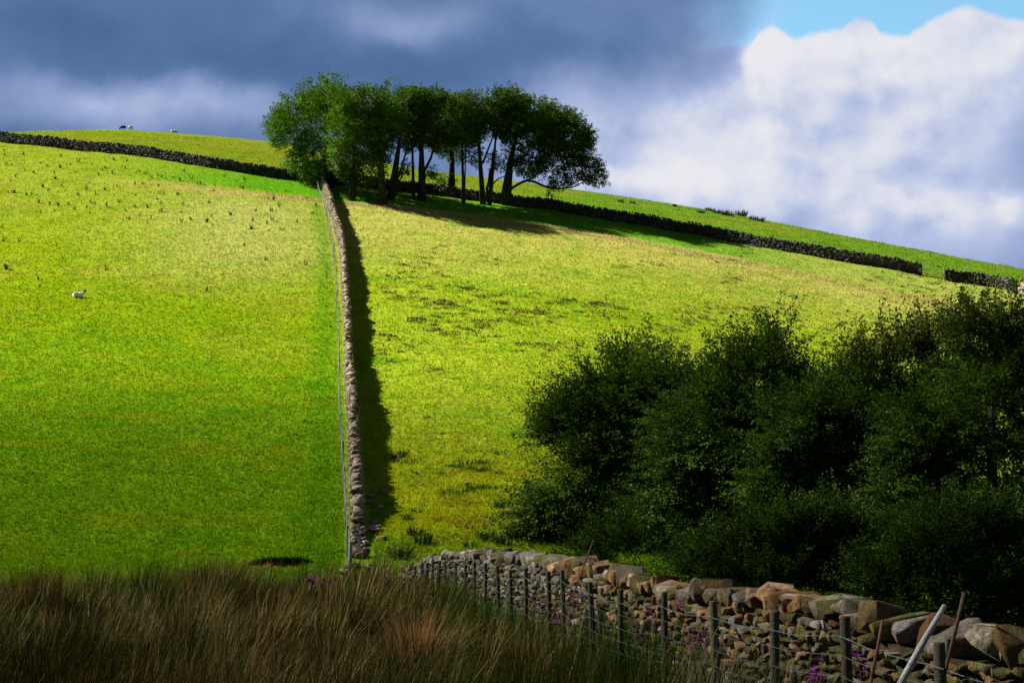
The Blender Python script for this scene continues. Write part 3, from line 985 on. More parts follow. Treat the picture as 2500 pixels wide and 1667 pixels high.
def leaves(g, C, Dr, n_per, L_, W_, spread, tintf, droop=0.0, rng=RNG, narrow=1.0, lenvar=0.3, nvar=0.5, shootvar=0.3):
    """shoots starting at C with direction Dr carrying leaves in a flattish spray"""
    n = len(C) * n_per
    spread = np.repeat(spread * np.clip(rng.lognormal(0, lenvar, (len(C), 1)), 0.5, 1.9), n_per, 0)
    C = np.repeat(C, n_per, 0); Dr = np.repeat(Dr, n_per, 0)
    t = rng.uniform(0, 1, (n, 1))
    side = unit(np.cross(Dr, np.array([0, 0, 1.0])) + rng.normal(0, 0.15, (n, 3)))
    upv = unit(np.cross(side, Dr))
    sgn = np.where(rng.uniform(0, 1, (n, 1)) < 0.5, -1, 1)
    width = spread * (1.05 - t) ** 0.7 * narrow
    P = C + Dr * t * spread * 2.2 + side * sgn * rng.uniform(0, 1, (n, 1)) * width + upv * rng.normal(0, 0.16, (n, 1)) * spread * narrow
    ax = unit(Dr * 0.8 + side * sgn * rng.uniform(0.3, 1.1, (n, 1)) + rng.normal(0, 0.35, (n, 3)) - np.array([0, 0, droop]))
    nr = unit(upv + rng.normal(0, nvar, (n, 3)))
    b = unit(np.cross(ax, nr))
    L = L_ * rng.uniform(0.65, 1.3, (n, 1)); W = W_ * rng.uniform(0.7, 1.3, (n, 1))
    V = np.stack([P, P + ax * L * 0.5 + b * W * 0.5, P + ax * L, P + ax * L * 0.5 - b * W * 0.5], 1)
    Q = np.arange(n * 4).reshape(n, 4)
    col = tintf(P) * np.repeat(np.clip(rng.lognormal(0, shootvar, (n // n_per, 1)), 0.4, 2.2), n_per, 0)
    g.add(V.reshape(-1, 3), Q, None, np.repeat(col, 4, 0))


def make_tree(base, D, blobs, trunk, label, group, leafspec, name='beech_tree', bark=(0.085, 0.08, 0.07), depth=1.0, limb_r=0.4, rng=None, forks=(), leafmat='far_leaf', twig=True, shrink=0.3, narrow=1.0, upb=0.25, gap=0.38, lenvar=0.15, topshift=0, nvar=0.5, lobe=(0.55, 0.85)):
    """blobs: crown lobes as places on the photo at distance D: (px, py, rx, ry); trunk: list of (px, py, r) upwards"""
    rng = rng or RNG
    root = empty(name, base, label, 'tree', group)
    m = D / F
    tp = []
    for k, (px_, py_, r) in enumerate(trunk):
        p = at(px_, py_, D) if k else base - np.array([0, 0, 0.4])
        tp.append(p)
    tp = np.array(tp); tr = np.array([t[2] for t in trunk], float)
    # flare at the foot
    gt = Geo()
    fine = polyline(np.c_[tp], 0.5) if len(tp) > 2 else tp
    fr = np.interp(np.linspace(0, len(tp) - 1, len(fine)), np.arange(len(tp)), tr)
    zz = fine[:, 2] - base[2]
    fr = fr * (1 + 0.5 * np.exp(-np.maximum(zz, 0) / (tr[0] * 1.6)))
    wob = rng.normal(0, tr[0] * 0.10, (len(fine), 3)); wob[0] = 0
    fine = fine + wob
    gt.tube(fine, fr, 9, bark)
    for fk in forks:     # extra stems given by hand
        pp = np.array([at(a, b, D) + np.array([0, rng.normal(0, .15), 0]) for a, b, _ in fk]); rr = [c for _, _, c in fk]
        pf = polyline(pp, 0.4); rf = np.interp(np.linspace(0, len(pp) - 1, len(pf)), np.arange(len(pp)), rr)
        gt.tube(pf + rng.normal(0, rr[0] * 0.1, pf.shape), rf, 7, bark)
    cents = []; rad = []
    for (bx_, by_, rx, ry) in blobs:
        by_ = by_ + (topshift if by_ < 1010 else 0)
        c = at(bx_, by_, D); c = c + np.array([0, rng.normal(0, 0.35) * rx * m * depth, 0])
        cents.append(c); rad.append((rx * m, max(rx, ry) * m * depth, ry * m))
    cents = np.array(cents); rad = np.array(rad)
    rad = np.maximum(rad - leafspec[4] * shrink, rad * 0.5)
    nodes = [fine[int(len(fine) * 0.45):]]
    noder = [fr[int(len(fine) * 0.45):]]
    # main limbs
    order = np.argsort(np.linalg.norm(cents - tp[-1], axis=1))
    for o_ in order:
        allp = np.concatenate(nodes); allr = np.concatenate(noder)
        dv = cents[o_] - allp
        cost = np.linalg.norm(dv, axis=1) + np.where(dv[:, 2] < 0, -dv[:, 2] * 1.2, 0)
        i = int(np.argmin(cost))
        a = allp[i]; ln = np.linalg.norm(cents[o_] - a)
        pth = bez(a, cents[o_], rng.normal(0, 0.10, 3) * ln + np.array([0, 0, 0.08 * ln]), 8)
        pth[1:] += rng.normal(0, 0.018 * ln, (7, 3))
        r0 = min(allr[i] * 0.72, limb_r * (0.35 + 0.10 * ln))
        rr = np.linspace(r0, r0 * 0.32, 8)
        gt.tube(pth, rr, 6, bark)
        nodes.append(pth[2:]); noder.append(rr[2:])
    allp = np.concatenate(nodes); allr = np.concatenate(noder)
    # clusters of foliage
    n_sh, n_lf, LL, LW, spread, tintf = leafspec
    vol = rad[:, 0] * rad[:, 2]; share = vol / vol.sum()
    gc = Geo()
    allc = []; alld = []
    crown_c = cents.mean(0)
    for c, r, sh in zip(cents, rad, share):
        k = max(6, int(n_sh * sh))
        u = unit(rng.normal(0, 1, (k, 3)))
        lob = fbm(u[:, 0] * 1.9 + c[0] * 3.1 + 20, u[:, 2] * 1.9 + u[:, 1] * 1.5 + c[2] * 2.3 + 20, 19, 3)
        rr = rng.uniform(0.10, 1.0, (k, 1)) ** 0.45 * (lobe[0] + lobe[1] * lob)[:, None]
        p = c + u * rr * r
        # small gaps: drop shoots where a coarse lattice of noise is low
        q = fbm(p[:, 0] / (spread * 3.2) + p[:, 1] / (spread * 4.1), p[:, 2] / (spread * 2.4) + p[:, 1] / (spread * 3.7), 7, 2)
        p_ok = q > gap
        p = p[p_ok]; u = u[p_ok]
        dirv = unit(u * 0.7 + unit(p - np.r_[tp[-1][:2], tp[-1][2] - 1.0]) * 0.8 + np.array([0, 0, upb]) + rng.normal(0, 0.3, u.shape))
        allc.append(p); alld.append(dirv)
    allc = np.concatenate(allc); alld = np.concatenate(alld)
    # twigs from the nearest limb point to some of the shoots
    if twig:
        sel = rng.choice(len(allc), min(len(allc), twig if twig is not True else 160), replace=False)
        for s_ in sel:
            dv = allc[s_] - allp
            i = int(np.argmin((dv ** 2).sum(1)))
            ln = np.linalg.norm(dv[i])
            if ln > 0.4:
                pth = bez(allp[i], allc[s_], rng.normal(0, 0.12, 3) * ln, 5)
                r0 = min(allr[i] * 0.5, 0.012 + 0.014 * ln)
                gt.tube(pth, np.linspace(r0, r0 * 0.3, 5), 4, bark, cap=False)
    leaves(gc, allc, alld, n_lf, LL, LW, spread, tintf, 0.1, rng, narrow, lenvar, nvar)
    gt.build('trunk', M['bark'], root, loc=base, smooth=True)
    gc.build('crown', M[leafmat], root, loc=base)
    return root


def beech_tint(ztop, zlow, warm=0.5, mul=1.0, rng=RNG):
    def f(P):
        n = len(P)
        h = np.clip((P[:, 2] - zlow) / (ztop - zlow), 0, 1)
        c = np.array([0.045, 0.095, 0.007]) + 0 * P
        w = (sstep(0.72, 1.0, h) * warm)[:, None] * rng.uniform(0.3, 1, (n, 1))
        c = c * (1 - w) + np.array([0.115, 0.095, 0.014]) * w
        cl = fbm(P[:, 0] * 0.8, P[:, 2] * 0.9 + P[:, 1] * 0.7, 23, 3)[:, None]
        c = c * (0.6 + 0.8 * cl) * np.array([1.0, 1.0, 1.0])
        return c * rng.uniform(0.6, 1.4, (n, 1)) * mul
    return f


def ash_tint(P):
    n = len(P)
    return np.array([0.062, 0.135, 0.003]) * RNG.uniform(0.6, 1.4, (n, 1))


CL = 'clump of trees on the hilltop'
zt = at(1100, 222, 163)[2]; zl = at(1100, 440, 163)[2]
bt = beech_tint(zt, zl, 0.65)


def clump(base_px, blobs, trunk, label, n_sh, tint, name='beech_tree', forks=(), dy=0.0, limb_r=0.30):
    b = cast(*base_px)
    b = b + np.array([b[0] / b[1] * dy, dy, 0]); b[2] = H(b[0], b[1])
    blobs = [(a_, b_ + (20 if b_ < 300 else 8 if b_ < 340 else 0), c_ * 1.12, d_ * 1.05) for a_, b_, c_, d_ in blobs]
    trunk = [(a_, b_, c_ * 0.8) for a_, b_, c_ in trunk]; forks = [[(a_, b_, c_ * 0.7) for a_, b_, c_ in f_] for f_ in forks]
    return make_tree(b, b[1], blobs, trunk, label, CL, (int(n_sh * 6.6), 20, 0.22, 0.15, 0.46, tint), name=name, forks=forks, limb_r=limb_r * 0.8, depth=1.9, bark=(0.034, 0.031, 0.027), shrink=0.4, twig=240, gap=0.385, lobe=(0.55, 0.95))


clump((806, 458), [(728, 262, 40, 34), (765, 232, 30, 20), (805, 236, 52, 32), (692, 312, 36, 34), (760, 300, 66, 46), (715, 345, 45, 32), (842, 262, 45, 48), (790, 370, 66, 44), (735, 388, 40, 26), (772, 424, 34, 22), (690, 280, 18, 20)],
      [(806, 458, 0.55), (806, 425, 0.42), (802, 380, 0.34), (795, 320, 0.22)], 'bright green bushy tree at the left end of the clump above the wall corner', 760, ash_tint, 'ash_tree')
clump((860, 491), [(855, 310, 46, 42), (885, 350, 42, 42), (842, 380, 40, 34), (850, 412, 24, 20), (868, 268, 42, 34), (900, 300, 30, 30)],
      [(860, 491, 0.42), (861, 460, 0.30), (862, 410, 0.24), (862, 350, 0.16)], 'small mid green tree with a pale flared trunk beside the wall', 420, ash_tint, 'ash_tree')
clump((935, 500), [(915, 248, 48, 30), (935, 296, 44, 38), (905, 320, 30, 34), (925, 365, 28, 28), (925, 420, 24, 24), (900, 440, 14, 12), (890, 250, 36, 28), (955, 270, 34, 30), (905, 232, 44, 22), (860, 240, 34, 24)],
      [(935, 500, 0.50), (934, 450, 0.40), (932, 390, 0.32), (928, 320, 0.2)], 'beech with a pale thick trunk, third from the left in the clump', 330, bt)
clump((953, 492), [(970, 240, 44, 24), (985, 282, 38, 36), (960, 325, 24, 26), (1000, 262, 34, 28), (945, 250, 30, 26), (985, 234, 44, 22), (985, 405, 18, 10)],
      [(953, 492, 0.50), (954, 450, 0.42), (962, 400, 0.30), (980, 320, 0.2)], 'dark beech whose trunk stands close behind a paler trunk', 230, bt,
      forks=[[(956, 470, 0.3), (975, 430, 0.24), (985, 395, 0.2), (1000, 340, 0.14)]], dy=2.0)
clump((1010, 489), [(1012, 240, 36, 26), (1008, 290, 28, 30), (1003, 335, 20, 16), (1030, 255, 30, 26)],
      [(1010, 489, 0.22), (1009, 430, 0.19), (1008, 380, 0.16), (1006, 320, 0.11)], 'thin straight beech just left of a thicker trunk mid clump', 170, bt)
clump((1030, 490), [(1052, 240, 44, 24), (1045, 285, 40, 34), (1062, 325, 30, 24), (1045, 418, 16, 10), (1025, 330, 18, 20), (1080, 250, 34, 24), (1020, 262, 30, 28), (1075, 238, 44, 22)],
      [(1030, 490, 0.50), (1029, 440, 0.42), (1027, 380, 0.36), (1026, 310, 0.22)], 'thick dark beech trunk in the middle of the clump', 260, bt,
      forks=[[(1030, 425, 0.3), (1045, 400, 0.26), (1058, 360, 0.2), (1066, 320, 0.14)]])
clump((1102, 479), [(1098, 246, 40, 24), (1092, 292, 34, 34), (1085, 340, 36, 26), (1078, 434, 22, 13), (1110, 375, 22, 14), (1120, 262, 34, 26), (1070, 290, 30, 34)],
      [(1102, 479, 0.50), (1104, 440, 0.40), (1108, 390, 0.32), (1104, 320, 0.2)], 'beech standing farther back with a low leafy tuft on its trunk', 250, bt, dy=1.0)
clump((1132, 498), [(1130, 252, 32, 24), (1132, 312, 32, 34), (1136, 360, 28, 22), (1152, 386, 20, 10), (1120, 350, 22, 20), (1150, 285, 30, 32), (1155, 330, 20, 26), (1145, 244, 40, 22)],
      [(1132, 498, 0.24), (1134, 465, 0.2), (1130, 420, 0.17), (1128, 360, 0.14)], 'slender twin stemmed beech in the right half of the clump', 210, bt,
      forks=[[(1134, 470, 0.15), (1139, 430, 0.14), (1138, 390, 0.12), (1138, 340, 0.09)]])
clump((1180, 500), [(1165, 242, 44, 20), (1160, 280, 30, 24), (1195, 262, 34, 22), (1150, 330, 14, 14), (1185, 300, 26, 18), (1205, 245, 34, 20), (1215, 244, 40, 22), (1250, 246, 36, 24)],
      [(1180, 500, 0.36), (1180, 450, 0.32), (1178, 395, 0.28), (1172, 350, 0.2), (1166, 300, 0.14)], 'forked beech second from right, left one of a close pair', 190, bt,
      forks=[[(1178, 400, 0.22), (1190, 370, 0.18), (1203, 335, 0.14), (1212, 290, 0.1)]])
clump((1194, 501), [(1225, 244, 38, 22), (1218, 290, 26, 22), (1218, 402, 16, 9), (1205, 378, 14, 8), (1245, 262, 34, 26), (1235, 310, 26, 26)],
      [(1194, 501, 0.28), (1196, 465, 0.25), (1195, 400, 0.22), (1200, 370, 0.16), (1214, 300, 0.1)], 'beech with a crooked low limb, right one of a close pair', 150, bt,
      forks=[[(1196, 462, 0.14), (1212, 440, 0.13), (1228, 433, 0.11), (1240, 424, 0.08)]])
clump((1232, 499), [(1285, 254, 56, 28), (1335, 282, 50, 40), (1262, 300, 34, 30), (1300, 330, 54, 36), (1372, 325, 52, 42), (1415, 312, 34, 26), (1428, 345, 20, 18), (1395, 385, 42, 24), (1432, 418, 36, 22), (1335, 385, 50, 30), (1290, 395, 34, 18), (1462, 432, 22, 12), (1370, 425, 40, 14), (1345, 462, 12, 16), (1256, 370, 22, 18)],
      [(1232, 499, 0.70), (1238, 460, 0.55), (1244, 420, 0.48), (1248, 380, 0.36), (1262, 330, 0.22)], 'large spreading beech at the right end of the clump with a long low limb', 900, bt,
      forks=[[(1246, 462, 0.26), (1265, 450, 0.25), (1285, 442, 0.24), (1305, 444, 0.22), (1335, 456, 0.19), (1370, 460, 0.15), (1405, 455, 0.11), (1430, 440, 0.08)]], limb_r=0.42)

# ---- the trees behind the near wall
zt2 = at(1900, 800, 48)[2]; zl2 = at(1900, 1350, 48)[2]
NT = 'dark trees behind the near wall'


def near_tree(D, basepx, blobs, trunk_r, label, n_sh, warm, topi, mul=1.0, name='beech_tree', forks=()):
    x = (basepx - 1250) / F * D
    b = np.array([x, D, float(H(x, D))])
    tops = topi
    midx, midy = tops
    ybase = 833.5 - 0  # unused
    trunk_r = trunk_r * D / 48
    tr = [(basepx, 1400, trunk_r), (basepx + (midx - basepx) * 0.15, 1300, trunk_r * 0.85), (basepx + (midx - basepx) * 0.5, (1300 + midy) / 2, trunk_r * 0.6), (midx, midy + 60, trunk_r * 0.3)]
    return make_tree(b, D, blobs, tr, label, NT, (int(n_sh * 2.5), 56, 0.112 * D / 44, 0.064 * D / 44, 0.54 * D / 44, beech_tint(zt2 - (48 - D) * 0.13, zl2, warm, mul)), name=name, depth=0.85, limb_r=0.13, leafmat='leaf', bark=(0.05, 0.045, 0.04), twig=260, forks=forks, shrink=0.5, narrow=0.48, upb=0.36, gap=0.37, lenvar=0.30, topshift=38, nvar=0.30, lobe=(0.35, 1.35))


near_tree(48, 1600, [(1620, 885, 60, 40), (1540, 870, 60, 40), (1480, 920, 60, 45), (1410, 985, 56, 48), (1300, 1140, 50, 50), (1360, 1060, 50, 50), (1700, 880, 50, 40), (1740, 960, 70, 60), (1560, 935, 90, 62), (1470, 990, 78, 58), (1390, 1060, 70, 58), (1345, 1130, 60, 56), (1320, 1215, 46, 46), (1420, 1160, 110, 80), (1560, 1060, 120, 100), (1660, 955, 80, 60), (1640, 1140, 120, 90), (1450, 1270, 120, 70), (1600, 1280, 120, 80), (1350, 1300, 62, 50), (1320, 1250, 60, 50), (1400, 1375, 100, 46), (1500, 1385, 110, 44), (1600, 1390, 110, 44), (1700, 1390, 100, 50), (1680, 1330, 90, 70), (1320, 1350, 60, 36), (1700, 1040, 70, 70), (1720, 1200, 80, 80)],
          0.24, 'rounded dark beech, leftmost of the trees behind the near wall', 2700, 0.35, (1570, 960))
near_tree(42, 1880, [(1895, 800, 26, 30), (1790, 870, 50, 40), (1700, 1000, 80, 70), (1690, 1150, 90, 80), (1980, 1020, 80, 80), (1940, 1010, 90, 70), (2000, 1050, 90, 80), (1900, 930, 70, 50), (1830, 985, 90, 60), (1880, 1040, 110, 80), (1660, 1260, 90, 70), (1868, 832, 52, 42), (1835, 880, 70, 45), (1925, 905, 56, 60), (1765, 930, 80, 50), (1850, 990, 130, 80), (1750, 1070, 110, 80), (1900, 1130, 120, 100), (1780, 1220, 120, 90), (1900, 1290, 120, 80), (1720, 1320, 90, 60), (1800, 1390, 120, 40), (1960, 1400, 100, 50), (1985, 1010, 60, 60), (1990, 1100, 70, 80)],
          0.22, 'dark tree with a pointed top standing above its neighbours behind the wall', 2300, 0.15, (1870, 860))
near_tree(36, 2150, [(2030, 960, 50, 36), (2110, 870, 50, 34), (2330, 800, 50, 44), (1940, 1060, 90, 80), (1930, 1180, 90, 90), (2350, 900, 80, 70), (2380, 1050, 90, 90), (1900, 1320, 100, 70), (2060, 900, 60, 42), (2150, 850, 70, 42), (2230, 820, 70, 44), (2290, 850, 60, 50), (2020, 980, 80, 60), (2150, 960, 130, 90), (2280, 960, 110, 90), (2050, 1090, 110, 90), (2200, 1110, 130, 100), (2000, 1220, 100, 80), (2130, 1260, 130, 80), (2040, 1350, 110, 50), (2150, 1400, 120, 50), (2320, 930, 70, 70), (2300, 1080, 90, 90), (2290, 1220, 80, 90)],
          0.22, 'broad dark tree with ochre tinged top between two taller trees', 2400, 0.75, (2160, 900))
near_tree(32, 2400, [(2290, 960, 80, 70), (2260, 1100, 90, 90), (2240, 1230, 90, 90), (2340, 780, 36, 34), (2220, 1350, 90, 60), (2390, 775, 46, 40), (2455, 782, 56, 44), (2350, 840, 56, 46), (2440, 880, 100, 70), (2530, 830, 80, 80), (2400, 1000, 110, 90), (2520, 1020, 100, 100), (2370, 1130, 90, 90), (2490, 1180, 110, 100), (2310, 1270, 70, 60), (2430, 1300, 100, 60), (2530, 1330, 80, 60), (2380, 1420, 110, 50), (2300, 1400, 70, 60), (2490, 1440, 90, 50)],
          0.24, 'tallest dark tree at the right edge behind the wall', 2300, 0.45, (2420, 830),
          forks=[[(2295, 1420, .1), (2300, 1330, .09), (2310, 1240, .07), (2320, 1120, .04)]])
near_tree(24, 2330, [(2250, 1330, 90, 60), (2360, 1300, 90, 60), (2450, 1330, 90, 70), (2300, 1420, 120, 60), (2430, 1430, 120, 60), (2180, 1410, 90, 50), (2530, 1400, 90, 80), (2200, 1470, 110, 50), (2350, 1490, 130, 50), (2480, 1500, 120, 50), (2440, 1540, 130, 40), (2560, 1540, 100, 50), (2400, 1560, 120, 30), (2500, 1565, 120, 30)],
          0.10, 'low dark bush right behind the near wall under the tallest tree', 1100, 0.0, (2340, 1330), mul=0.6, name='hawthorn_bush')
near_tree(31, 1900, [(1800, 1340, 90, 50), (1900, 1310, 100, 60), (2010, 1330, 100, 60), (1850, 1410, 120, 40), (1980, 1410, 120, 50), (2080, 1380, 80, 60), (2080, 1440, 80, 40), (1730, 1390, 80, 40)],
          0.10, 'low dark bush behind the middle of the near wall', 1000, 0.0, (1900, 1330), mul=0.6, name='hawthorn_bush')
near_tree(39, 1560, [(1440, 1380, 80, 34), (1530, 1385, 90, 36), (1620, 1380, 90, 44), (1700, 1385, 80, 44), (1760, 1400, 70, 40), (1560, 1340, 80, 40), (1480, 1415, 90, 22), (1600, 1420, 100, 22), (1700, 1430, 90, 22)],
          0.08, 'low dark bush behind the far part of the near wall', 700, 0.0, (1570, 1370), mul=0.6, name='hawthorn_bush')
near_tree(56, 2700, [(2700, 800, 120, 90), (2640, 950, 120, 110), (2760, 1000, 150, 130), (2680, 1180, 150, 120)], 0.22, 'dark tree just beyond the right edge behind the wall', 900, 0.4, (2700, 850))


# ------------------------------------------------------------------ small plants
def tuft_geo(n, h, r, c0, c1, seed, lean=0.5, w=0.03, leafy=0):
    rg = np.random.default_rng(seed)
    g = Geo()
    for i in range(n):
        a = rg.uniform(0, 6.283); q = rg.uniform(0, 1) ** 0.5 * r * 0.5
        b = np.array([math.cos(a) * q, math.sin(a) * q, -0.05])
        L = h * rg.uniform(0.6, 1.1); ln = rg.uniform(0.05, lean)
        tipp = b + np.array([math.cos(a) * L * math.sin(ln), math.sin(a) * L * math.sin(ln), L * math.cos(ln)])
        mid = (b + tipp) / 2 + np.array([0, 0, 0.08 * L])
        sa = rg.uniform(0, 6.283); sd = np.array([math.cos(sa), math.sin(sa), 0]) * w * 0.5
        V = np.array([b - sd, b + sd, mid + sd * 0.9, mid - sd * 0.9, tipp])
        k = rg.uniform(0.7, 1.3)
        C = np.array([c0, c0, (np.array(c0) + c1) / 2, (np.array(c0) + c1) / 2, c1]) * k
        g.add(V, [[0, 1, 2, 3]], [[3, 2, 4]], C)
        for _ in range(leafy):
            t = rg.uniform(0.15, 1.0); p = b + (tipp - b) * t
            d_ = unit(rg.normal(0, 1, 3) + np.array([0, 0, 0.3])); l = h * 0.22 * rg.uniform(0.5, 1.2)
            s_ = unit(np.cross(d_, rg.normal(0, 1, 3))) * l * 0.25
            g.add(np.array([p, p + d_ * l * 0.5 + s_, p + d_ * l, p + d_ * l * 0.5 - s_]), [[0, 1, 2, 3]], None, np.array(c1) * rg.uniform(0.6, 1.3))
    return g


def scatter(name, geos, mat, places, label, cat, group):
    protos = []
    for g in geos:
        o = g.build(name, mat); protos.append(o)
    used = [False] * len(protos)
    out = []
    for q, (p, s) in enumerate(places):
        k = random.randrange(len(protos))
        o = protos[k] if not used[k] else protos[k].copy()
        if used[k]: COL.objects.link(o)
        used[k] = True
        o.location = tuple(float(v) for v in p); o.scale = (s, s, s * random.uniform(0.85, 1.15)); o.rotation_euler = (0, 0, random.uniform(0, 6.28))
        lab = label(q) if callable(label) else label
        tag(o, lab, cat, group)
        out.append(o)
    for k, o in enumerate(protos):
        if not used[k]: bpy.data.objects.remove(o)
    return out


# thistles standing in the upper left field
weed_px = []
Z1 = [(30, 370), (165, 365), (435, 380), (443, 325), (80, 440), (45, 440), (290, 432), (338, 448), (435, 462), (178, 480), (242, 498), (110, 525), (75, 555), (400, 540), (388, 498), (540, 490), (505, 440), (660, 437), (815, 405), (910, 412), (755, 415), (898, 465), (730, 480), (755, 465), (705, 510), (820, 510), (805, 505), (935, 515), (1005, 490), (1040, 505), (980, 495), (1130, 515), (1160, 530), (1088, 535), (1240, 535), (1320, 492), (1295, 555), (1370, 540), (1440, 575), (1415, 575), (1545, 590), (1610, 525), (1680, 605), (1740, 610), (1755, 547), (840, 595), (970, 580), (1025, 580), (1135, 590), (450, 600), (345, 625), (310, 600), (95, 640), (60, 640), (185, 655), (265, 655), (230, 650), (555, 655), (685, 650), (615, 620), (755, 620), (1145, 648), (1175, 648), (1270, 650), (1530, 625), (1128, 688), (1150, 715), (1310, 725), (1500, 715), (970, 740), (1060, 745), (855, 710), (680, 725), (648, 712), (620, 745), (490, 725), (420, 730), (355, 725), (280, 712), (388, 770), (290, 785), (530, 760), (645, 790), (765, 740), (1150, 775), (1085, 825), (1000, 805), (900, 770), (925, 825), (905, 825), (1055, 850), (1300, 785), (1305, 850), (1370, 835), (1480, 850), (1515, 810), (1525, 875), (1815, 840), (1655, 800), (1835, 775), (1925, 685), (1980, 775), (2005, 740), (1945, 770), (1915, 795), (1955, 838), (2130, 850), (2190, 850), (2240, 790), (1800, 900), (1928, 915), (2025, 910), (1912, 860), (2270, 735), (5, 890), (25, 990), (138, 990), (48, 1185), (765, 1195), (283, 1315), (275, 1265), (2195, 1160), (1755, 1020), (1910, 1125), (1480, 1345), (1700, 560), (1650, 600), (1720, 600), (970, 660), (25, 340), (600, 380), (560, 420), (1960, 690), (2200, 685)]
for zx, zy in Z1:
    weed_px.append((zx / 2.94, 250 + zy / 2.94 + 4))
places = []
for p in weed_px:
    q = cast(*p); places.append((q, random.uniform(0.5, 1.15)))
geos = [tuft_geo(k, 0.62, 0.22, (0.02, 0.03, 0.008), (0.045, 0.032, 0.016), 300 + k, 0.35, 0.07, 6) for k in (4, 6, 8, 5, 10)]
scatter('thistle', geos, M['weed'], places, 'small dark thistle standing in the upper left field', 'plant', 'thistles scattered over the upper left field')

# dark rush and gorse clumps on the right field near the foot of the hill
bush_px = [(972, 1118, 1.0, 'low dark clump beside the shadow of the sunlit wall'), (985, 1112, .8, 'small green clump right of the wall shadow, higher one of two'), (992, 1268, 0.8, 'spindly dark sapling clump on the slope right of the wall'),
           (1012, 1306, 1.0, 'dark brown bush on the slope, upper one of a leaning pair'), (1030, 1326, 1.3, 'dark green bush on the slope, lower one of a leaning pair'), (1216, 1240, 1.0, 'round dark bush alone on the slope left of the near trees'),
           (1186, 1318, 1.1, 'upright dark bush left of two more bushes above the near wall'), (1228, 1326, 1.1, 'dark bush between two others just above the near wall'), (1256, 1314, 1.1, 'brownish bush closest to the big rounded beech'),
           (978, 1362, 1.4, 'wide dark bush at the foot of the hill left of the near wall'), (1145, 1335, .7, 'tiny dark bush low on the slope above the near wall')]
for k, (a, b, s, lab) in enumerate(bush_px):
    p = cast(a, b)
    g = tuft_geo(46, 0.50, 0.75, (0.018, 0.035, 0.008), (0.035, 0.075, 0.012) if k not in (3, 8) else (0.07, 0.04, 0.015), 500 + k, 0.9, 0.05, 4)
    o = g.build('gorse_bush', M['weed']); o.location = tuple(p); o.scale = (s * 0.72, s * 0.65, s * 0.8)
    tag(o, lab, 'bush', 'dark bushes on the lower slope')
lush = [(1125, 1140, 1.6), (1160, 1146, 1.4), (1178, 1150, 1.2), (1215, 1155, 1.2), (1105, 1138, 1.0), (1150, 1132, 1.6), (1180, 1130, 1.3), (1140, 1200, 1.6), (1175, 1192, 1.9), (1198, 1190, 1.4), (1100, 1205, 1.3), (1070, 1158, .9), (1120, 1208, 1.0), (1092, 1198, 1.0), (2020, 1010, .6)]
places = [(cast(a, b), s * 0.72) for a, b, s in lush[:-1]]
geos = [tuft_geo(60, 0.26, 0.9, (0.02, 0.07, 0.006), (0.035, 0.13, 0.010), 600 + k, 1.0, 0.04, 0) for k in range(3)]
scatter('rush_clump', geos, M['weed'], places, 'low lush green rush clump on the slope left of the near trees', 'plant', 'lush rush clumps on the lower slope')
# rush clumps on the skyline to the right of the trees
sky_px = [(1516, 494, 0.7, 'single small dark clump above the wall right of the tree clump'), (1544, 497, .6, 'small low clump right of another on the upper slope'), (1712, 521, .9, 'brownish rush clump on the skyline, leftmost of the row'), (1728, 514, .7, 'dark upright tuft on the skyline beside the leftmost clump'), (1737, 516, .7, 'dark tuft on the skyline second in the row'),
          (1750, 521, .9, 'rush clump in the middle of the skyline row'), (1768, 525, 1.1, 'wide brownish rush clump right of the middle of the row'), (1782, 527, 1.0, 'brownish rush clump beside a wide one in the row'), (1810, 526, 1.4, 'widest dark clump on the skyline at the right of the row'), (1838, 537, .9, 'rush clump just below the skyline beyond the widest clump'), (1856, 541, 1.0, 'last rush clump on the right just below the skyline')]
for k, (a, b, s, lab) in enumerate(sky_px):
    p = cast(a, b)
    g = tuft_geo(90, 0.85, 1.0, (0.03, 0.05, 0.012), (0.05, 0.075, 0.015) if k % 3 else (0.10, 0.085, 0.025), 700 + k, 0.7, 0.07, 0)
    o = g.build('rush_clump', M['weed']); o.location = tuple(p); o.scale = (s * 1.2, s, s)
    tag(o, lab, 'plant', 'rush clumps along the right skyline')

# dead brown tufts and bare scrapes on the right field
N = 520
pxs = RNG.uniform(930, 2300, N * 3); pys = RNG.normal(745, 75, N * 3)
ok = (pys > 590) & (fbm(pxs / 160, pys / 45, 141, 3) > 0.48) & (pys < 960)
pxs, pys = pxs[ok][:N], pys[ok][:N]
extra = [(872, 735), (985, 1128), (995, 1132), (1150, 1290), (1060, 905), (1110, 925), (1010, 1160), (1040, 1020), (1150, 1105), (1210, 1105), (1080, 1060), (880, 1290), (1020, 1250), (1190, 1285), (940, 700), (900, 716), (1000, 690)]
pxs = np.r_[pxs, [e[0] for e in extra]]; pys = np.r_[pys, [e[1] for e in extra]]
BP, BA, BL, BW, BC0, BC1 = [], [], [], [], [], []
for a, b in zip(pxs, pys):
    p = cast(a, b)
    k = random.randint(12, 34); sp = random.uniform(0.15, 0.5)
    xx = p[0] + RNG.normal(0, sp, k); yy = p[1] + RNG.normal(0, sp * 0.6, k)
    BP.append(np.c_[xx, yy, H(xx, yy) - 0.03]); BA.append(RNG.uniform(0, 6.28, k)); BL.append(RNG.uniform(0.10, 0.26, k)); BW.append(RNG.uniform(0.06, 0.12, k))
    c = np.array(random.choice([(0.085, 0.055, 0.015), (0.11, 0.060, 0.020), (0.06, 0.055, 0.012), (0.13, 0.075, 0.03), (.05, .075, .01)]))
    BC0.append(np.tile(c * 0.6, (k, 1))); BC1.append(np.tile(c, (k, 1)) * RNG.uniform(.7, 1.4, (k, 1)))
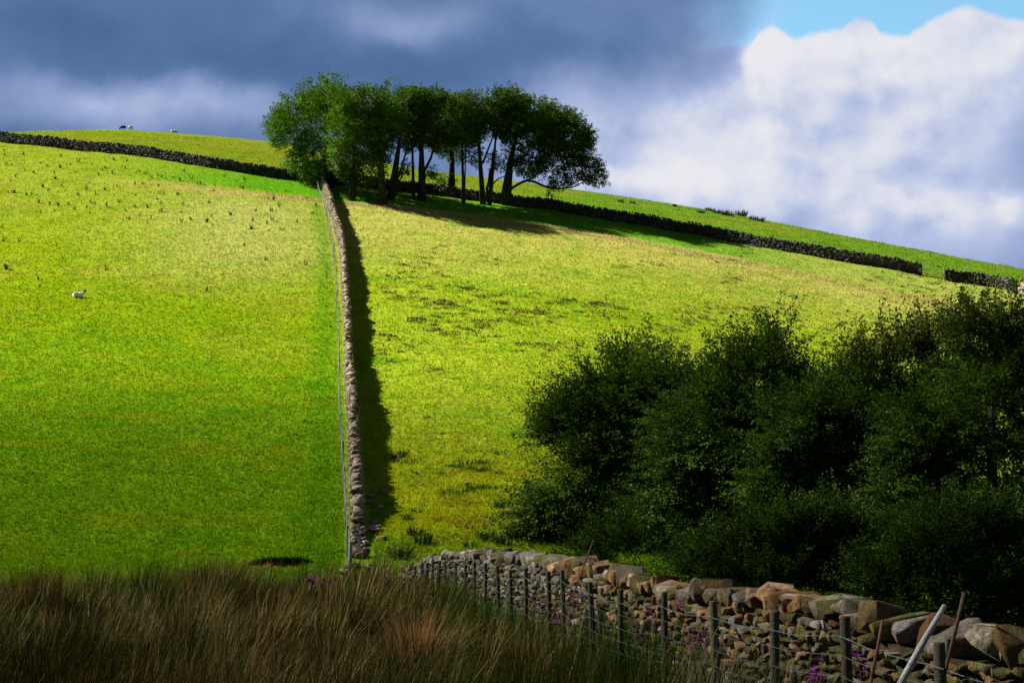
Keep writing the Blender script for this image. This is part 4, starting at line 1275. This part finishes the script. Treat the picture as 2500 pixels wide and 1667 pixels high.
BP, BA, BL, BW, BC0, BC1 = map(np.concatenate, (BP, BA, BL, BW, BC0, BC1))
n = len(BP)
o = blade_mesh('dead_tufts', BP, BA, BL, BW, RNG.uniform(0.2, 1.0, n), RNG.uniform(0, .8, n), BC0, BC1, 2, M['weed'])
tag(o, 'dead brown grass tufts dotted over the right field', kind='stuff')
# bleached seeding grass along the edge of the shade under the trees
k = 5200
xx = RNG.uniform(-30, 52, k); dd = 17.0 + RNG.normal(0, 0.9, k)
yy = far_y(xx) - dd + (0.5 - fbm(xx / 9.0, (far_y(xx) - dd) / 5.0, 21, 4)) * -3
P = np.c_[xx, yy, H(xx, yy) - 0.02]
ok = np.abs(xx - div_x(yy)) > 0.8
P = P[ok]; k = len(P)
c = np.array([0.30, 0.22, 0.10]) * RNG.uniform(0.6, 1.2, (k, 1))
o = blade_mesh('seeding_grass', P, RNG.uniform(0, 6.28, k), RNG.uniform(0.15, 0.5, k), RNG.uniform(0.015, 0.03, k), RNG.uniform(0, .4, k), RNG.uniform(0, .5, k), c * 0.7, c, 2, M['weed'])
tag(o, 'line of bleached seeding grass below the tree clump', kind='stuff')

# pale stones lying about
def stones(px_list, pal, size, name, label, group, protos, mat):
    for (a, b, s) in px_list:
        p = cast(a, b)
        g = Geo()
        S = np.array([[random.uniform(.8, 1.3), random.uniform(.7, 1.1), random.uniform(.35, .6)]]) * size * s
        place_stones(g, protos, (p + [0, 0, S[0, 2] * 0.5])[None], S, rots(RNG.uniform(0, 6.28, 1), RNG.normal(0, .3, 1), RNG.normal(0, .3, 1)), pal[RNG.integers(0, len(pal), 1)] * random.uniform(.8, 1.2))
        o = g.build(name, mat, None, loc=p); o.location = tuple(p)
        tag(o, label, 'stone', group)


PAL_PALE = np.array([[.36, .33, .27], [.30, .26, .21], [.42, .40, .36]])
sp = []
for _ in range(70):
    sp.append((random.uniform(930, 2250), min(1000, max(600, random.gauss(800, 85))), random.uniform(0.4, 1.1)))
sp = [q for q in sp if not (q[0] > 1400 and q[1] > 850)]
sp += [(1361, 836, 1.6), (1366, 838, 1.3), (1710, 850, 1.6), (1722, 853, 1.3), (1030, 1185, 1.5), (1038, 1190, 1.0), (1140, 1180, 1.7), (1060, 1032, .9), (1126, 1035, .9), (1185, 1073, 1.1), (1980, 790, 1.4)]
stones([(a, b, c * 0.72) for a, b, c in sp], PAL_PALE, 0.10, 'field_stone', 'small pale stone lying in the grass of the right field', 'pale stones scattered over the right field', PR1, M['far_stone'])
fs = [(905, 1212, 1.0), (915, 1205, .9), (945, 1207, .8), (936, 1200, .8), (930, 1255, 1.2), (905, 1232, .9), (914, 1296, 1.4), (920, 1299, 1.2), (932, 1318, 1.3), (900, 1330, .9), (890, 1345, 1.1), (870, 1385, 1.2), (858, 1388, 1.5), (845, 1398, 1.6), (898, 1390, 1.2), (905, 1383, .8), (880, 1360, 1.3), (868, 1352, 1.3), (905, 1275, 1.0), (918, 1278, 1.1), (890, 1300, 1.0), (838, 1402, 1.4), (925, 1240, .8)]
stones(fs, np.array([[.36, .24, .15], [.30, .20, .12], [.30, .27, .22], [.40, .22, .12]]), 0.17, 'fallen_stone', 'reddish stone fallen from the foot of the sunlit wall', 'stones fallen from the sunlit wall', PR2, M['stone'])

# ------------------------------------------------------------------ bare earth bank at the foot of the left field
def earth_bank():
    c = cast(678, 1388)
    nu, nv = 60, 14
    u = np.linspace(-1, 1, nu); v = np.linspace(0, 1, nv)
    U, Vv = np.meshgrid(u, v)
    wx = 1.15
    prof = np.clip(1 - np.abs(U + 0.2 * U ** 2) ** 2.0, 0, 1) ** 0.6 * (0.65 + 0.7 * fbm(U * 3.5 + 7, U * 0, 15, 3))
    x = c[0] + U * wx
    h = 0.34 * prof
    y = c[1] + 0.5 * Vv - 0.25 + 0.25 * U ** 2 + (fbm(U * 6, Vv * 4, 5, 3) - .5) * 0.16
    z = H(x, np.full_like(x, c[1] - .3)) - 0.02 + 0.36 * prof * Vv + (fbm(U * 8, Vv * 5, 6, 3) - .5) * 0.10 * prof 
    base = np.array([0.13, 0.055, 0.026])
    t = base * (0.6 + 0.9 * fbm(U * 5, Vv * 5, 8, 3))[..., None]
    i = np.arange(nv - 1)[:, None]; j = np.arange(nu - 1)[None]; a = i * nu + j
    Q = np.stack([a, a + 1, a + nu + 1, a + nu], -1).reshape(-1, 4)
    o = mesh_np('earth_bank', np.stack([x, y, z], -1).reshape(-1, 3), [Q], M['earth'], tint=t.reshape(-1, 3), smooth=True)
    tag(o, 'bare brown earth scar at the foot of the left field', kind='structure')
    # turf hanging over the lip
    k = 2600
    uu = RNG.uniform(-1.05, 1.05, k)
    xx = c[0] + uu * wx; pr = np.sqrt(np.clip(1 - np.abs(uu) ** 2.4, 0, 1))
    yy = c[1] + 0.26 + 0.25 * uu ** 2 + np.abs(RNG.normal(0, .13, k)) - 0.10; zz = H(xx, np.full(k, c[1] - .3)) - .02 + 0.32 * pr + RNG.uniform(-.08, .04, k)
    cc = np.array([0.06, 0.155, 0.003]) * RNG.uniform(.5, 1.2, (k, 1))
    o = blade_mesh('bank_turf', np.c_[xx, yy, zz], RNG.normal(-1.57, .6, k), RNG.uniform(.1, .24, k), RNG.uniform(.02, .045, k), RNG.uniform(.3, 1.0, k), RNG.uniform(.5, 1.4, k), cc * .7, cc, 3, M['pasture'])
    tag(o, 'turf hanging over the lip of the earth scar', kind='stuff')


earth_bank()


# ------------------------------------------------------------------ pink flower spikes by the near wall
def flowers():
    spk = [(1304, 1473), (1317, 1476), (1311, 1499), (1352, 1494), (1368, 1504), (1385, 1500), (1398, 1454), (1418, 1452), (1591, 1494), (1662, 1470), (1690, 1541), (1713, 1538), (1597, 1519), (1554, 1541), (1692, 1579), (1998, 1624), (1979, 1653), (1990, 1652), (2093, 1606), (2070, 1583)]
    where = ['beside the second post left of the rod', 'close to its twin by the fence', 'lower one of three by the fence', 'left of a cluster under the slanting rod', 'in the cluster under the slanting rod', 'right end of the cluster under the slanting rod', 'just under the slanting rod', 'right of the slanting rod', 'beside the fence in mid wall', 'under the highest wire against orange stones', 'low left one of a pair by a post', 'right one of a pair by a post', 'under another spike by a mid post', 'small one half hidden in the rushes', 'lowest one left of the thick post', 'tall one left of the big right post', 'low at the bottom edge of the photo', 'beside another at the bottom edge', 'small one right of the big right post', 'small one against mossy stones']
    pc = np.array([0.17, 0.014, 0.15])
    for k, (a, b) in enumerate(spk):
        r = (a - 1250) / F
        # stand between fence and wall
        yy = np.linspace(6, 38, 400); xx = fw_x(yy) - 0.62
        y = np.interp(r, (xx / yy)[::-1], yy[::-1]); x = r * y
        p = at(a, b, y)
        base = np.array([x, y, float(H(x, y))])
        root = empty('foxglove', base, 'pink flower spike ' + where[k], 'flower', 'pink flower spikes along the near wall')
        top = p + np.array([0, 0, 0.07])
        g = Geo(); g.tube([base - [0, 0, .05], (base + top) / 2 + [0.01, 0, 0], top], [0.005, 0.004, 0.002], 5, (0.05, 0.09, 0.02)); g.build('stem', M['weed'], root, loc=base)
        g = Geo(); n = 22
        t = RNG.uniform(0, 1, n); an = RNG.uniform(0, 6.283, n)
        C = top[None] - np.c_[np.zeros(n), np.zeros(n), t * 0.19]
        rr = 0.012 + 0.026 * t
        d_ = np.c_[np.cos(an), np.sin(an), RNG.uniform(-.6, .3, n)]
        leaves(g, C + d_ * rr[:, None] * 0.6, unit(d_), 2, 0.034, 0.03, 0.012, lambda P: pc * RNG.uniform(.6, 1.4, (len(P), 1)), 0.3)
        g.build('blossom', M['flower'], root, loc=base)
        g = Geo(); n = 12; t = RNG.uniform(0.1, 0.7, n)
        C = base + (top - base) * t[:, None]
        an = RNG.uniform(0, 6.283, n)
        leaves(g, C, unit(np.c_[np.cos(an), np.sin(an), np.full(n, .4)]), 2, 0.10, 0.028, 0.03, lambda P: np.array([0.04, 0.09, 0.02]) * RNG.uniform(.6, 1.4, (len(P), 1)), 0.1)
        g.build('foliage', M['weed'], root, loc=base)
    far = [(752, 1415, 'leftmost of the cluster among the rushes'), (762, 1420, 'second from left in the cluster among the rushes'), (768, 1424, 'low one near the left of the cluster among the rushes'), (792, 1417, 'highest in the middle of the cluster among the rushes'), (800, 1422, 'right of the middle in the cluster among the rushes'), (787, 1430, 'lowest of the cluster among the rushes'), (821, 1421, 'rightmost of the cluster near the grey fence foot')]
    for a, b, w in far:
        y = 26.5
        p = at(a, b, y); base = np.array([p[0], y, float(H(p[0], y))])
        root = empty('thistle_flower', base, 'purple thistle flower, ' + w, 'flower', 'purple thistle flowers among the rushes')
        g = Geo(); g.tube([base - [0, 0, .05], (base + p) / 2, p], 0.006, 5, (0.05, 0.08, 0.02)); g.build('stem', M['weed'], root, loc=base)
        g = Geo(); n = 26; d_ = unit(RNG.normal(0, 1, (n, 3)) + [0, 0, .6])
        leaves(g, np.repeat(p[None], n, 0), d_, 2, 0.05, 0.03, 0.018, lambda P: np.array([0.20, 0.012, 0.13]) * RNG.uniform(.6, 1.4, (len(P), 1)))
        g.build('blossom', M['flower'], root, loc=base)


flowers()


# ------------------------------------------------------------------ sheep
def skin_animal(name, verts, edges, radii, tints, loc, rz, scale, label, group):
    """one continuous body grown over a skeleton; tints one colour per skeleton joint"""
    me = bpy.data.meshes.new(name); me.from_pydata([Vector(v) for v in verts], edges, [])
    o = bpy.data.objects.new(name, me); link(o)
    sk = o.modifiers.new('skin', 'SKIN'); sk.use_smooth_shade = True
    for k, r in enumerate(radii):
        me.skin_vertices[0].data[k].radius = r if isinstance(r, tuple) else (r, r)
    me.skin_vertices[0].data[0].use_root = True
    sub = o.modifiers.new('sub', 'SUBSURF'); sub.levels = 2; sub.render_levels = 2
    bpy.context.view_layer.update()
    dg = bpy.context.evaluated_depsgraph_get()
    ev = o.evaluated_get(dg); nm = bpy.data.meshes.new_from_object(ev)
    n = len(nm.vertices); co = np.zeros(n * 3); nm.vertices.foreach_get('co', co); co = co.reshape(-1, 3)
    VV = np.array(verts); rr = np.array([r if not isinstance(r, tuple) else max(r) for r in radii])
    k = np.argmin(np.linalg.norm(co[:, None] - VV[None], axis=2) / (rr[None] + 0.02), axis=1)
    T = np.ones((n, 4)); T[:, :3] = np.array(tints)[k]
    a = nm.attributes.new('tint', 'FLOAT_COLOR', 'POINT'); a.data.foreach_set('color', T.astype(np.float32).ravel())
    nm.materials.append(M['wool'])
    for p in nm.polygons: p.use_smooth = True
    bpy.data.objects.remove(o)
    o = bpy.data.objects.new(name, nm); link(o)
    o.location = tuple(loc); o.rotation_euler = (0, 0, rz); o.scale = (scale,) * 3
    return tag(o, label, 'sheep', group)


def sheep_lying(loc, rz, scale, label):
    w = (0.78, 0.74, 0.70); bk = (0.02, 0.018, 0.02)
    v = [(0, 0, .26), (-.28, 0, .25), (-.46, 0, .22), (.25, 0, .28), (.42, 0, .36), (.50, 0, .55), (.54, 0, .70), (.66, 0, .68), (.76, 0, .62),
         (.32, .16, .07), (.50, .18, .05), (.32, -.16, .07), (.52, -.18, .05), (-.25, .24, .08), (-.02, .27, .05), (-.25, -.24, .08), (-.02, -.27, .05), (-.55, 0, .2),
         (.53, .11, .74), (.53, -.11, .74)]
    e = [(0, 1), (1, 2), (0, 3), (3, 4), (4, 5), (5, 6), (6, 7), (7, 8), (3, 9), (9, 10), (3, 11), (11, 12), (1, 13), (13, 14), (1, 15), (15, 16), (2, 17), (6, 18), (6, 19)]
    r = [.26, .26, .17, .24, .17, .115, .095, .075, .05, .06, .04, .06, .04, .09, .04, .09, .04, .04, .03, .03]
    t = [w, w, w, w, w, w, bk, bk, bk, w, bk, w, bk, w, bk, w, bk, w, bk, bk]
    return skin_animal('sheep', v, e, r, t, loc, rz, scale, label, 'sheep on the hill')


def sheep_standing(loc, rz, scale, label, wool, face, grazing=True):
    v = [(0, 0, .62), (-.3, 0, .63), (-.48, 0, .58), (.28, 0, .62), (.46, 0, .60)]
    if grazing:
        v += [(.62, 0, .42), (.72, 0, .24), (.80, 0, .12), (.84, 0, .05)]
    else:
        v += [(.58, 0, .78), (.64, 0, .92), (.76, 0, .90), (.86, 0, .84)]
    v += [(.28, .13, .38), (.28, .14, .2), (.28, .14, 0), (.28, -.13, .38), (.28, -.14, .2), (.28, -.14, 0),
          (-.34, .13, .40), (-.40, .14, .24), (-.36, .14, 0), (-.34, -.13, .40), (-.40, -.14, .24), (-.36, -.14, 0), (-.58, 0, .45)]
    h = v[6]
    v += [(h[0] - .03, .11, h[2] + .04), (h[0] - .03, -.11, h[2] + .04)]
    e = [(0, 1), (1, 2), (0, 3), (3, 4), (4, 5), (5, 6), (6, 7), (7, 8), (3, 9), (9, 10), (10, 11), (3, 12), (12, 13), (13, 14), (1, 15), (15, 16), (16, 17), (1, 18), (18, 19), (19, 20), (2, 21), (6, 22), (6, 23)]
    r = [.27, .27, .19, .26, .18, .12, .095, .075, .05, .08, .04, .035, .08, .04, .035, .09, .045, .035, .09, .045, .035, .04, .03, .03]
    t = [wool] * 6 + [face] * 3 + [wool, face, face] * 4 + [wool, face, face]
    return skin_animal('sheep', v, e, r, t, loc, rz, scale, label, 'sheep on the hill')


def crest(px_):
    # the highest seen ground in that column
    best = None
    Ys = np.arange(150, 300, 0.5); Xs = (px_ - 1250) / F * Ys / cP * 1.0
    el = (H(Xs, Ys) - CAMZ) / Ys
    i = int(np.argmax(el)); return np.array([Xs[i], Ys[i], float(H(Xs[i], Ys[i]))])


white = (0.75, 0.70, 0.68); blk = (0.03, 0.028, 0.03)
sheep_lying(cast(190, 727), 0.12, 0.85, 'white black faced lamb lying alone in the lower left field')
sheep_standing(crest(277), math.pi, 0.85, 'dark grazing sheep on the left skyline', (0.035, 0.04, 0.05), (0.02, 0.02, 0.025))
sheep_standing(crest(297), -1.9, 0.85, 'white sheep facing us right of the dark sheep on the skyline', white, blk)
pcr = crest(394); pcr[1] += 2.5; pcr[2] = H(pcr[0], pcr[1]) - 0.25
sheep_standing(pcr, 0.1, 0.95, 'white sheep half hidden behind the skyline, right of the other two', white, white)

# small rock on the skyline right of the trees
g = Geo(); p = cast(1646, 504)
place_stones(g, PR1, p[None] + [0, 0, 0.1], np.array([[0.42, 0.3, 0.24]]), rots(np.array([0.3]), np.array([0.1]), np.array([0.0])), np.array([[.16, .12, .10]]))
o = g.build('rock', M['far_stone'], None, loc=p); o.location = tuple(p); tag(o, 'single brown rock on the skyline right of the tree clump', 'rock')


# ------------------------------------------------------------------ sun, sky and an added, unseen cloud that shades the foreground
SUN_EL = math.radians(42)
sh = np.array([0.955, -0.297])           # where shadows point on the ground
ldir = np.array([-sh[0] * math.cos(SUN_EL), -sh[1] * math.cos(SUN_EL), math.sin(SUN_EL)])
sd = bpy.data.lights.new('sun', 'SUN'); sd.energy = 5.0; sd.angle = math.radians(0.5); sd.color = (1.0, 0.94, 0.84)
so = bpy.data.objects.new('sun', sd); link(so)
so.rotation_euler = Vector(ldir).to_track_quat('Z', 'Y').to_euler()
so.location = (0, 0, 100)

def shade_cloud():  # volume added out of view and shaped to darken the foreground
    m, nt = new_mat('shade_cloud_vapour')
    o_ = nd(nt, 'ShaderNodeOutputMaterial'); v = nd(nt, 'ShaderNodeVolumePrincipled')
    v.inputs['Color'].default_value = (0.9, 0.9, 0.92, 1); v.inputs['Density'].default_value = SHADE_CLOUD_DENS
    v.inputs['Anisotropy'].default_value = 0.0
    nt.links.new(v.outputs[0], o_.inputs['Volume'])
    d, T = ico(5)
    V = d * np.array([420, 92, 40.0])
    V = V * (1 + 0.10 * (fbm(d[:, 0] * 5 + 9, d[:, 1] * 3 + d[:, 2] * 3, 13, 3) - .5)[:, None])
    c = np.array([0, SHADE_CLOUD_Y, 0]) + ldir * 1500
    o = mesh_np('shade_cloud', V, [T], m, smooth=True); o.location = tuple(c)
    tag(o, 'added unseen cloud high to the left that shades the foreground', kind='structure')


SHADE_CLOUD_DENS = 0.0098
SHADE_CLOUD_Y = -18.0
shade_cloud()

w = bpy.data.worlds.new('World'); SC.world = w; w.use_nodes = True
nt = w.node_tree; nt.nodes.clear(); Lk = nt.links
sky = nd(nt, 'ShaderNodeTexSky', sky_type='NISHITA'); sky.sun_disc = False
sky.sun_elevation = SUN_EL; sky.sun_rotation = math.atan2(ldir[0], ldir[1]); sky.air_density = 1.0; sky.dust_density = 0.5; sky.ozone_density = 2.0
SKY_STRENGTH = 0.06
mt = lambda op, a, b=None, c=None, clamp=False: math_n(nt, op, a, b, c, clamp)
tc = nd(nt, 'ShaderNodeTexCoord'); dirv = tc.outputs['Generated']
sp_ = nd(nt, 'ShaderNodeSeparateXYZ'); Lk.new(dirv, sp_.inputs[0])
dx_, dy_, dz_ = sp_.outputs
az = mt('ARCTAN2', dx_, dy_); el = mt('ARCSINE', dz_)
yy_ = mt('MAXIMUM', dy_, 0.12)
U0 = mt('MULTIPLY_ADD', mt('DIVIDE', dx_, yy_), 3.06, 1.25)
V0 = mt('MULTIPLY_ADD', mt('DIVIDE', dz_, yy_), -3.04, 1.29)
# warp for ragged edges
nz = nd(nt, 'ShaderNodeTexNoise'); nz.inputs['Scale'].default_value = 11.0; nz.inputs['Detail'].default_value = 7; nz.inputs['Roughness'].default_value = 0.58
Lk.new(dirv, nz.inputs['Vector'])
nsep = nd(nt, 'ShaderNodeSeparateColor'); Lk.new(nz.outputs['Color'], nsep.inputs[0])
nr, ng, nb_ = nsep.outputs[0], nsep.outputs[1], nsep.outputs[2]
U = mt('ADD', U0, mt('MULTIPLY', mt('SUBTRACT', nr, 0.5), 0.34))
V = mt('ADD', V0, mt('MULTIPLY', mt('SUBTRACT', ng, 0.5), 0.20))


def gauss(u, v, su, sv, a, U=U, V=V):
    p = mt('ADD', mt('POWER', mt('ABSOLUTE', mt('DIVIDE', mt('SUBTRACT', U, u), su)), 2), mt('POWER', mt('ABSOLUTE', mt('DIVIDE', mt('SUBTRACT', V, v), sv)), 2))
    return mt('MULTIPLY', mt('EXPONENT', mt('MULTIPLY', p, -1)), a)


blobs = [  # (u, v, su, sv, amount): bright and dark parts of the cloud
    (2.15, 0.24, 0.42, 0.17, 0.52), (2.42, 0.09, 0.14, 0.07, 0.35), (2.18, 0.13, 0.16, 0.06, 0.28), (1.92, 0.11, 0.09, 0.05, 0.35), (2.03, 0.11, 0.08, 0.045, 0.22), (1.62, 0.36, 0.34, 0.14, 0.46), (2.42, 0.22, 0.18, 0.16, 0.25), (1.95, 0.16, 0.12, 0.08, 0.30), (2.35, 0.10, 0.16, 0.09, 0.35), (2.08, 0.12, 0.10, 0.06, 0.28),
    (1.52, 0.43, 0.20, 0.06, 0.25), (2.0, 0.40, 0.30, 0.10, 0.20), (2.27, 0.51, 0.085, 0.035, 0.34), (2.47, 0.49, 0.08, 0.04, 0.32), (1.78, 0.49, 0.18, 0.04, 0.12),
    (2.2, 0.58, 0.60, 0.14, 0.34), (1.9, 0.50, 0.7, 0.12, 0.14),
    (0.25, 0.24, 0.32, 0.055, 0.30), (0.56, 0.26, 0.16, 0.06, 0.16), (0.98, 0.035, 0.16, 0.06, 0.22), (0.15, 0.30, 0.4, 0.04, 0.10), (1.40, 0.24, 0.14, 0.08, 0.12),
    (0.72, 0.14, 0.6, 0.07, -0.10), (1.45, 0.12, 0.35, 0.08, -0.06), (2.42, 0.40, 0.25, 0.08, 0.06), (0.10, 0.03, 0.25, 0.09, -0.14), (1.0, 0.2, 0.4, 0.04, -0.05)]
B = 0.19
for b in blobs:
    B = mt('ADD', gauss(*b), B)
# the opening to blue sky above the cumulus
fc = nd(nt, 'ShaderNodeFloatCurve')
pts = [(1.60, 0.12), (1.74, 0.125), (1.80, 0.12), (1.845, 0.115), (1.87, 0.075), (1.91, 0.062), (1.96, 0.085), (2.02, 0.080), (2.07, 0.072), (2.12, 0.040), (2.15, 0.048), (2.18, 0.088), (2.26, 0.088), (2.31, 0.060), (2.37, 0.022), (2.41, 0.018), (2.45, 0.032), (2.52, 0.045), (2.9, 0.02)]
cm = fc.mapping; cv = cm.curves[0]
cm.use_clip = False
fx0, fx1 = 1.5, 3.0
norm = lambda u: (u - fx0) / (fx1 - fx0)
nv_ = lambda v: (v + 0.5) / 1.0
cv.points[0].location = (0.0, nv_(-0.5)); cv.points[-1].location = (1.0, nv_(0.0))
for u, v in pts:
    cv.points.new(norm(u), nv_(v))
cm.update()
Us = mt('ADD', U0, mt('MULTIPLY', mt('SUBTRACT', nr, 0.5), 0.10))
Vs = mt('ADD', V0, mt('ADD', mt('MULTIPLY', mt('SUBTRACT', ng, 0.5), 0.06), mt('MULTIPLY', mt('SUBTRACT', noise_n(nt, dirv, 34.0, 5, 0.55), 0.5), 0.05)))
Lk.new(mt('DIVIDE', mt('SUBTRACT', Us, fx0), fx1 - fx0, clamp=True), fc.inputs['Value'])
edge = mt('SUBTRACT', mt('SUBTRACT', fc.outputs[0], 0.5), Vs)
hole = nd(nt, 'ShaderNodeMapRange', interpolation_type='SMOOTHSTEP'); hole.inputs[1].default_value = -0.002; hole.inputs[2].default_value = 0.020
Lk.new(edge, hole.inputs[0])
hl = nd(nt, 'ShaderNodeMapRange', interpolation_type='SMOOTHSTEP'); hl.inputs[1].default_value = 1.62; hl.inputs[2].default_value = 1.98
Lk.new(U, hl.inputs[0])
hole_f = mt('MULTIPLY', hole.outputs[0], hl.outputs[0])
hr = nd(nt, 'ShaderNodeMapRange', interpolation_type='SMOOTHSTEP'); hr.inputs[1].default_value = 4.2; hr.inputs[2].default_value = 3.2
Lk.new(U, hr.inputs[0])
hole_f = mt('MULTIPLY', hole_f, hr.outputs[0])
rim = nd(nt, 'ShaderNodeMapRange', interpolation_type='SMOOTHSTEP'); rim.inputs[1].default_value = -0.11; rim.inputs[2].default_value = -0.01
Lk.new(edge, rim.inputs[0])
hl2 = nd(nt, 'ShaderNodeMapRange', interpolation_type='SMOOTHSTEP'); hl2.inputs[1].default_value = 1.78; hl2.inputs[2].default_value = 1.94
Lk.new(U, hl2.inputs[0])
B = mt('ADD', B, mt('MULTIPLY', mt('MULTIPLY', rim.outputs[0], hl2.outputs[0]), 0.42))
det = mt('MULTIPLY', mt('SUBTRACT', nb_, 0.5), 0.34)
n2_ = noise_n(nt, dirv, 24.0, 6, 0.6)
n3_ = noise_n(nt, dirv, 5.0, 3, 0.5)
B = mt('ADD', B, mt('MULTIPLY', mt('SUBTRACT', n2_, 0.5), 0.14))
B = mt('ADD', B, mt('MULTIPLY', mt('SUBTRACT', n3_, 0.5), 0.20))
vo = nd(nt, 'ShaderNodeVectorMath', operation='ADD'); Lk.new(dirv, vo.inputs[0]); vo.inputs[1].default_value = (-0.011, 0.0, 0.013)
bA = noise_n(nt, dirv, 11.0, 6, 0.5); bB = noise_n(nt, vo.outputs[0], 11.0, 6, 0.5)
relief = mt('MULTIPLY', mt('SUBTRACT', bA, bB), 1.7)
bm_ = nd(nt, 'ShaderNodeMapRange', interpolation_type='SMOOTHSTEP'); bm_.inputs[1].default_value = 0.40; bm_.inputs[2].default_value = 0.75
Lk.new(B, bm_.inputs[0])
B = mt('MINIMUM', B, 0.92)
B = mt('ADD', B, mt('MULTIPLY', relief, bm_.outputs[0]))
B = mt('ADD', B, mt('MULTIPLY', det, 0.6), clamp=True)
cl = ramp_n(nt, B, [(0.0, (0.060, 0.125, 0.28)), (0.16, (0.100, 0.185, 0.37)), (0.40, (0.27, 0.36, 0.60)), (0.62, (0.48, 0.55, 0.78)), (0.82, (0.68, 0.71, 0.83)), (1.0, (0.81, 0.81, 0.86))])
# overhead and behind the viewer the cloud is heavier
over = ramp_n(nt, el, [(0.42, 1.0), (0.75, 0.42)])
cl = mixc(nt, 1.0, cl, over, 'MULTIPLY')
back = ramp_n(nt, mt('MULTIPLY_ADD', dy_, 0.5, 0.5), [(0.45, 0.35), (0.72, 1.0)])
cl = mixc(nt, 1.0, cl, back, 'MULTIPLY')
bg_sky = nd(nt, 'ShaderNodeBackground'); bg_sky.inputs['Strength'].default_value = SKY_STRENGTH
Lk.new(mixc(nt, 1.0, sky.outputs[0], (0.86, 1.12, 0.98), 'MULTIPLY'), bg_sky.inputs['Color'])
bg_cl = nd(nt, 'ShaderNodeBackground'); bg_cl.inputs['Strength'].default_value = KEXP
Lk.new(cl, bg_cl.inputs['Color'])
ms = nd(nt, 'ShaderNodeMixShader'); Lk.new(hole_f, ms.inputs[0]); Lk.new(bg_cl.outputs[0], ms.inputs[1]); Lk.new(bg_sky.outputs[0], ms.inputs[2])
wo = nd(nt, 'ShaderNodeOutputWorld'); Lk.new(ms.outputs[0], wo.inputs['Surface'])

SC.view_settings.view_transform = 'Standard'
SC.view_settings.look = 'None'
SC.view_settings.exposure = EXPO
SC.view_settings.gamma = 1.0
SC.cycles.max_bounces = 6
SC.cycles.diffuse_bounces = 3
SC.cycles.transparent_max_bounces = 8
SC.cycles.volume_bounces = 0
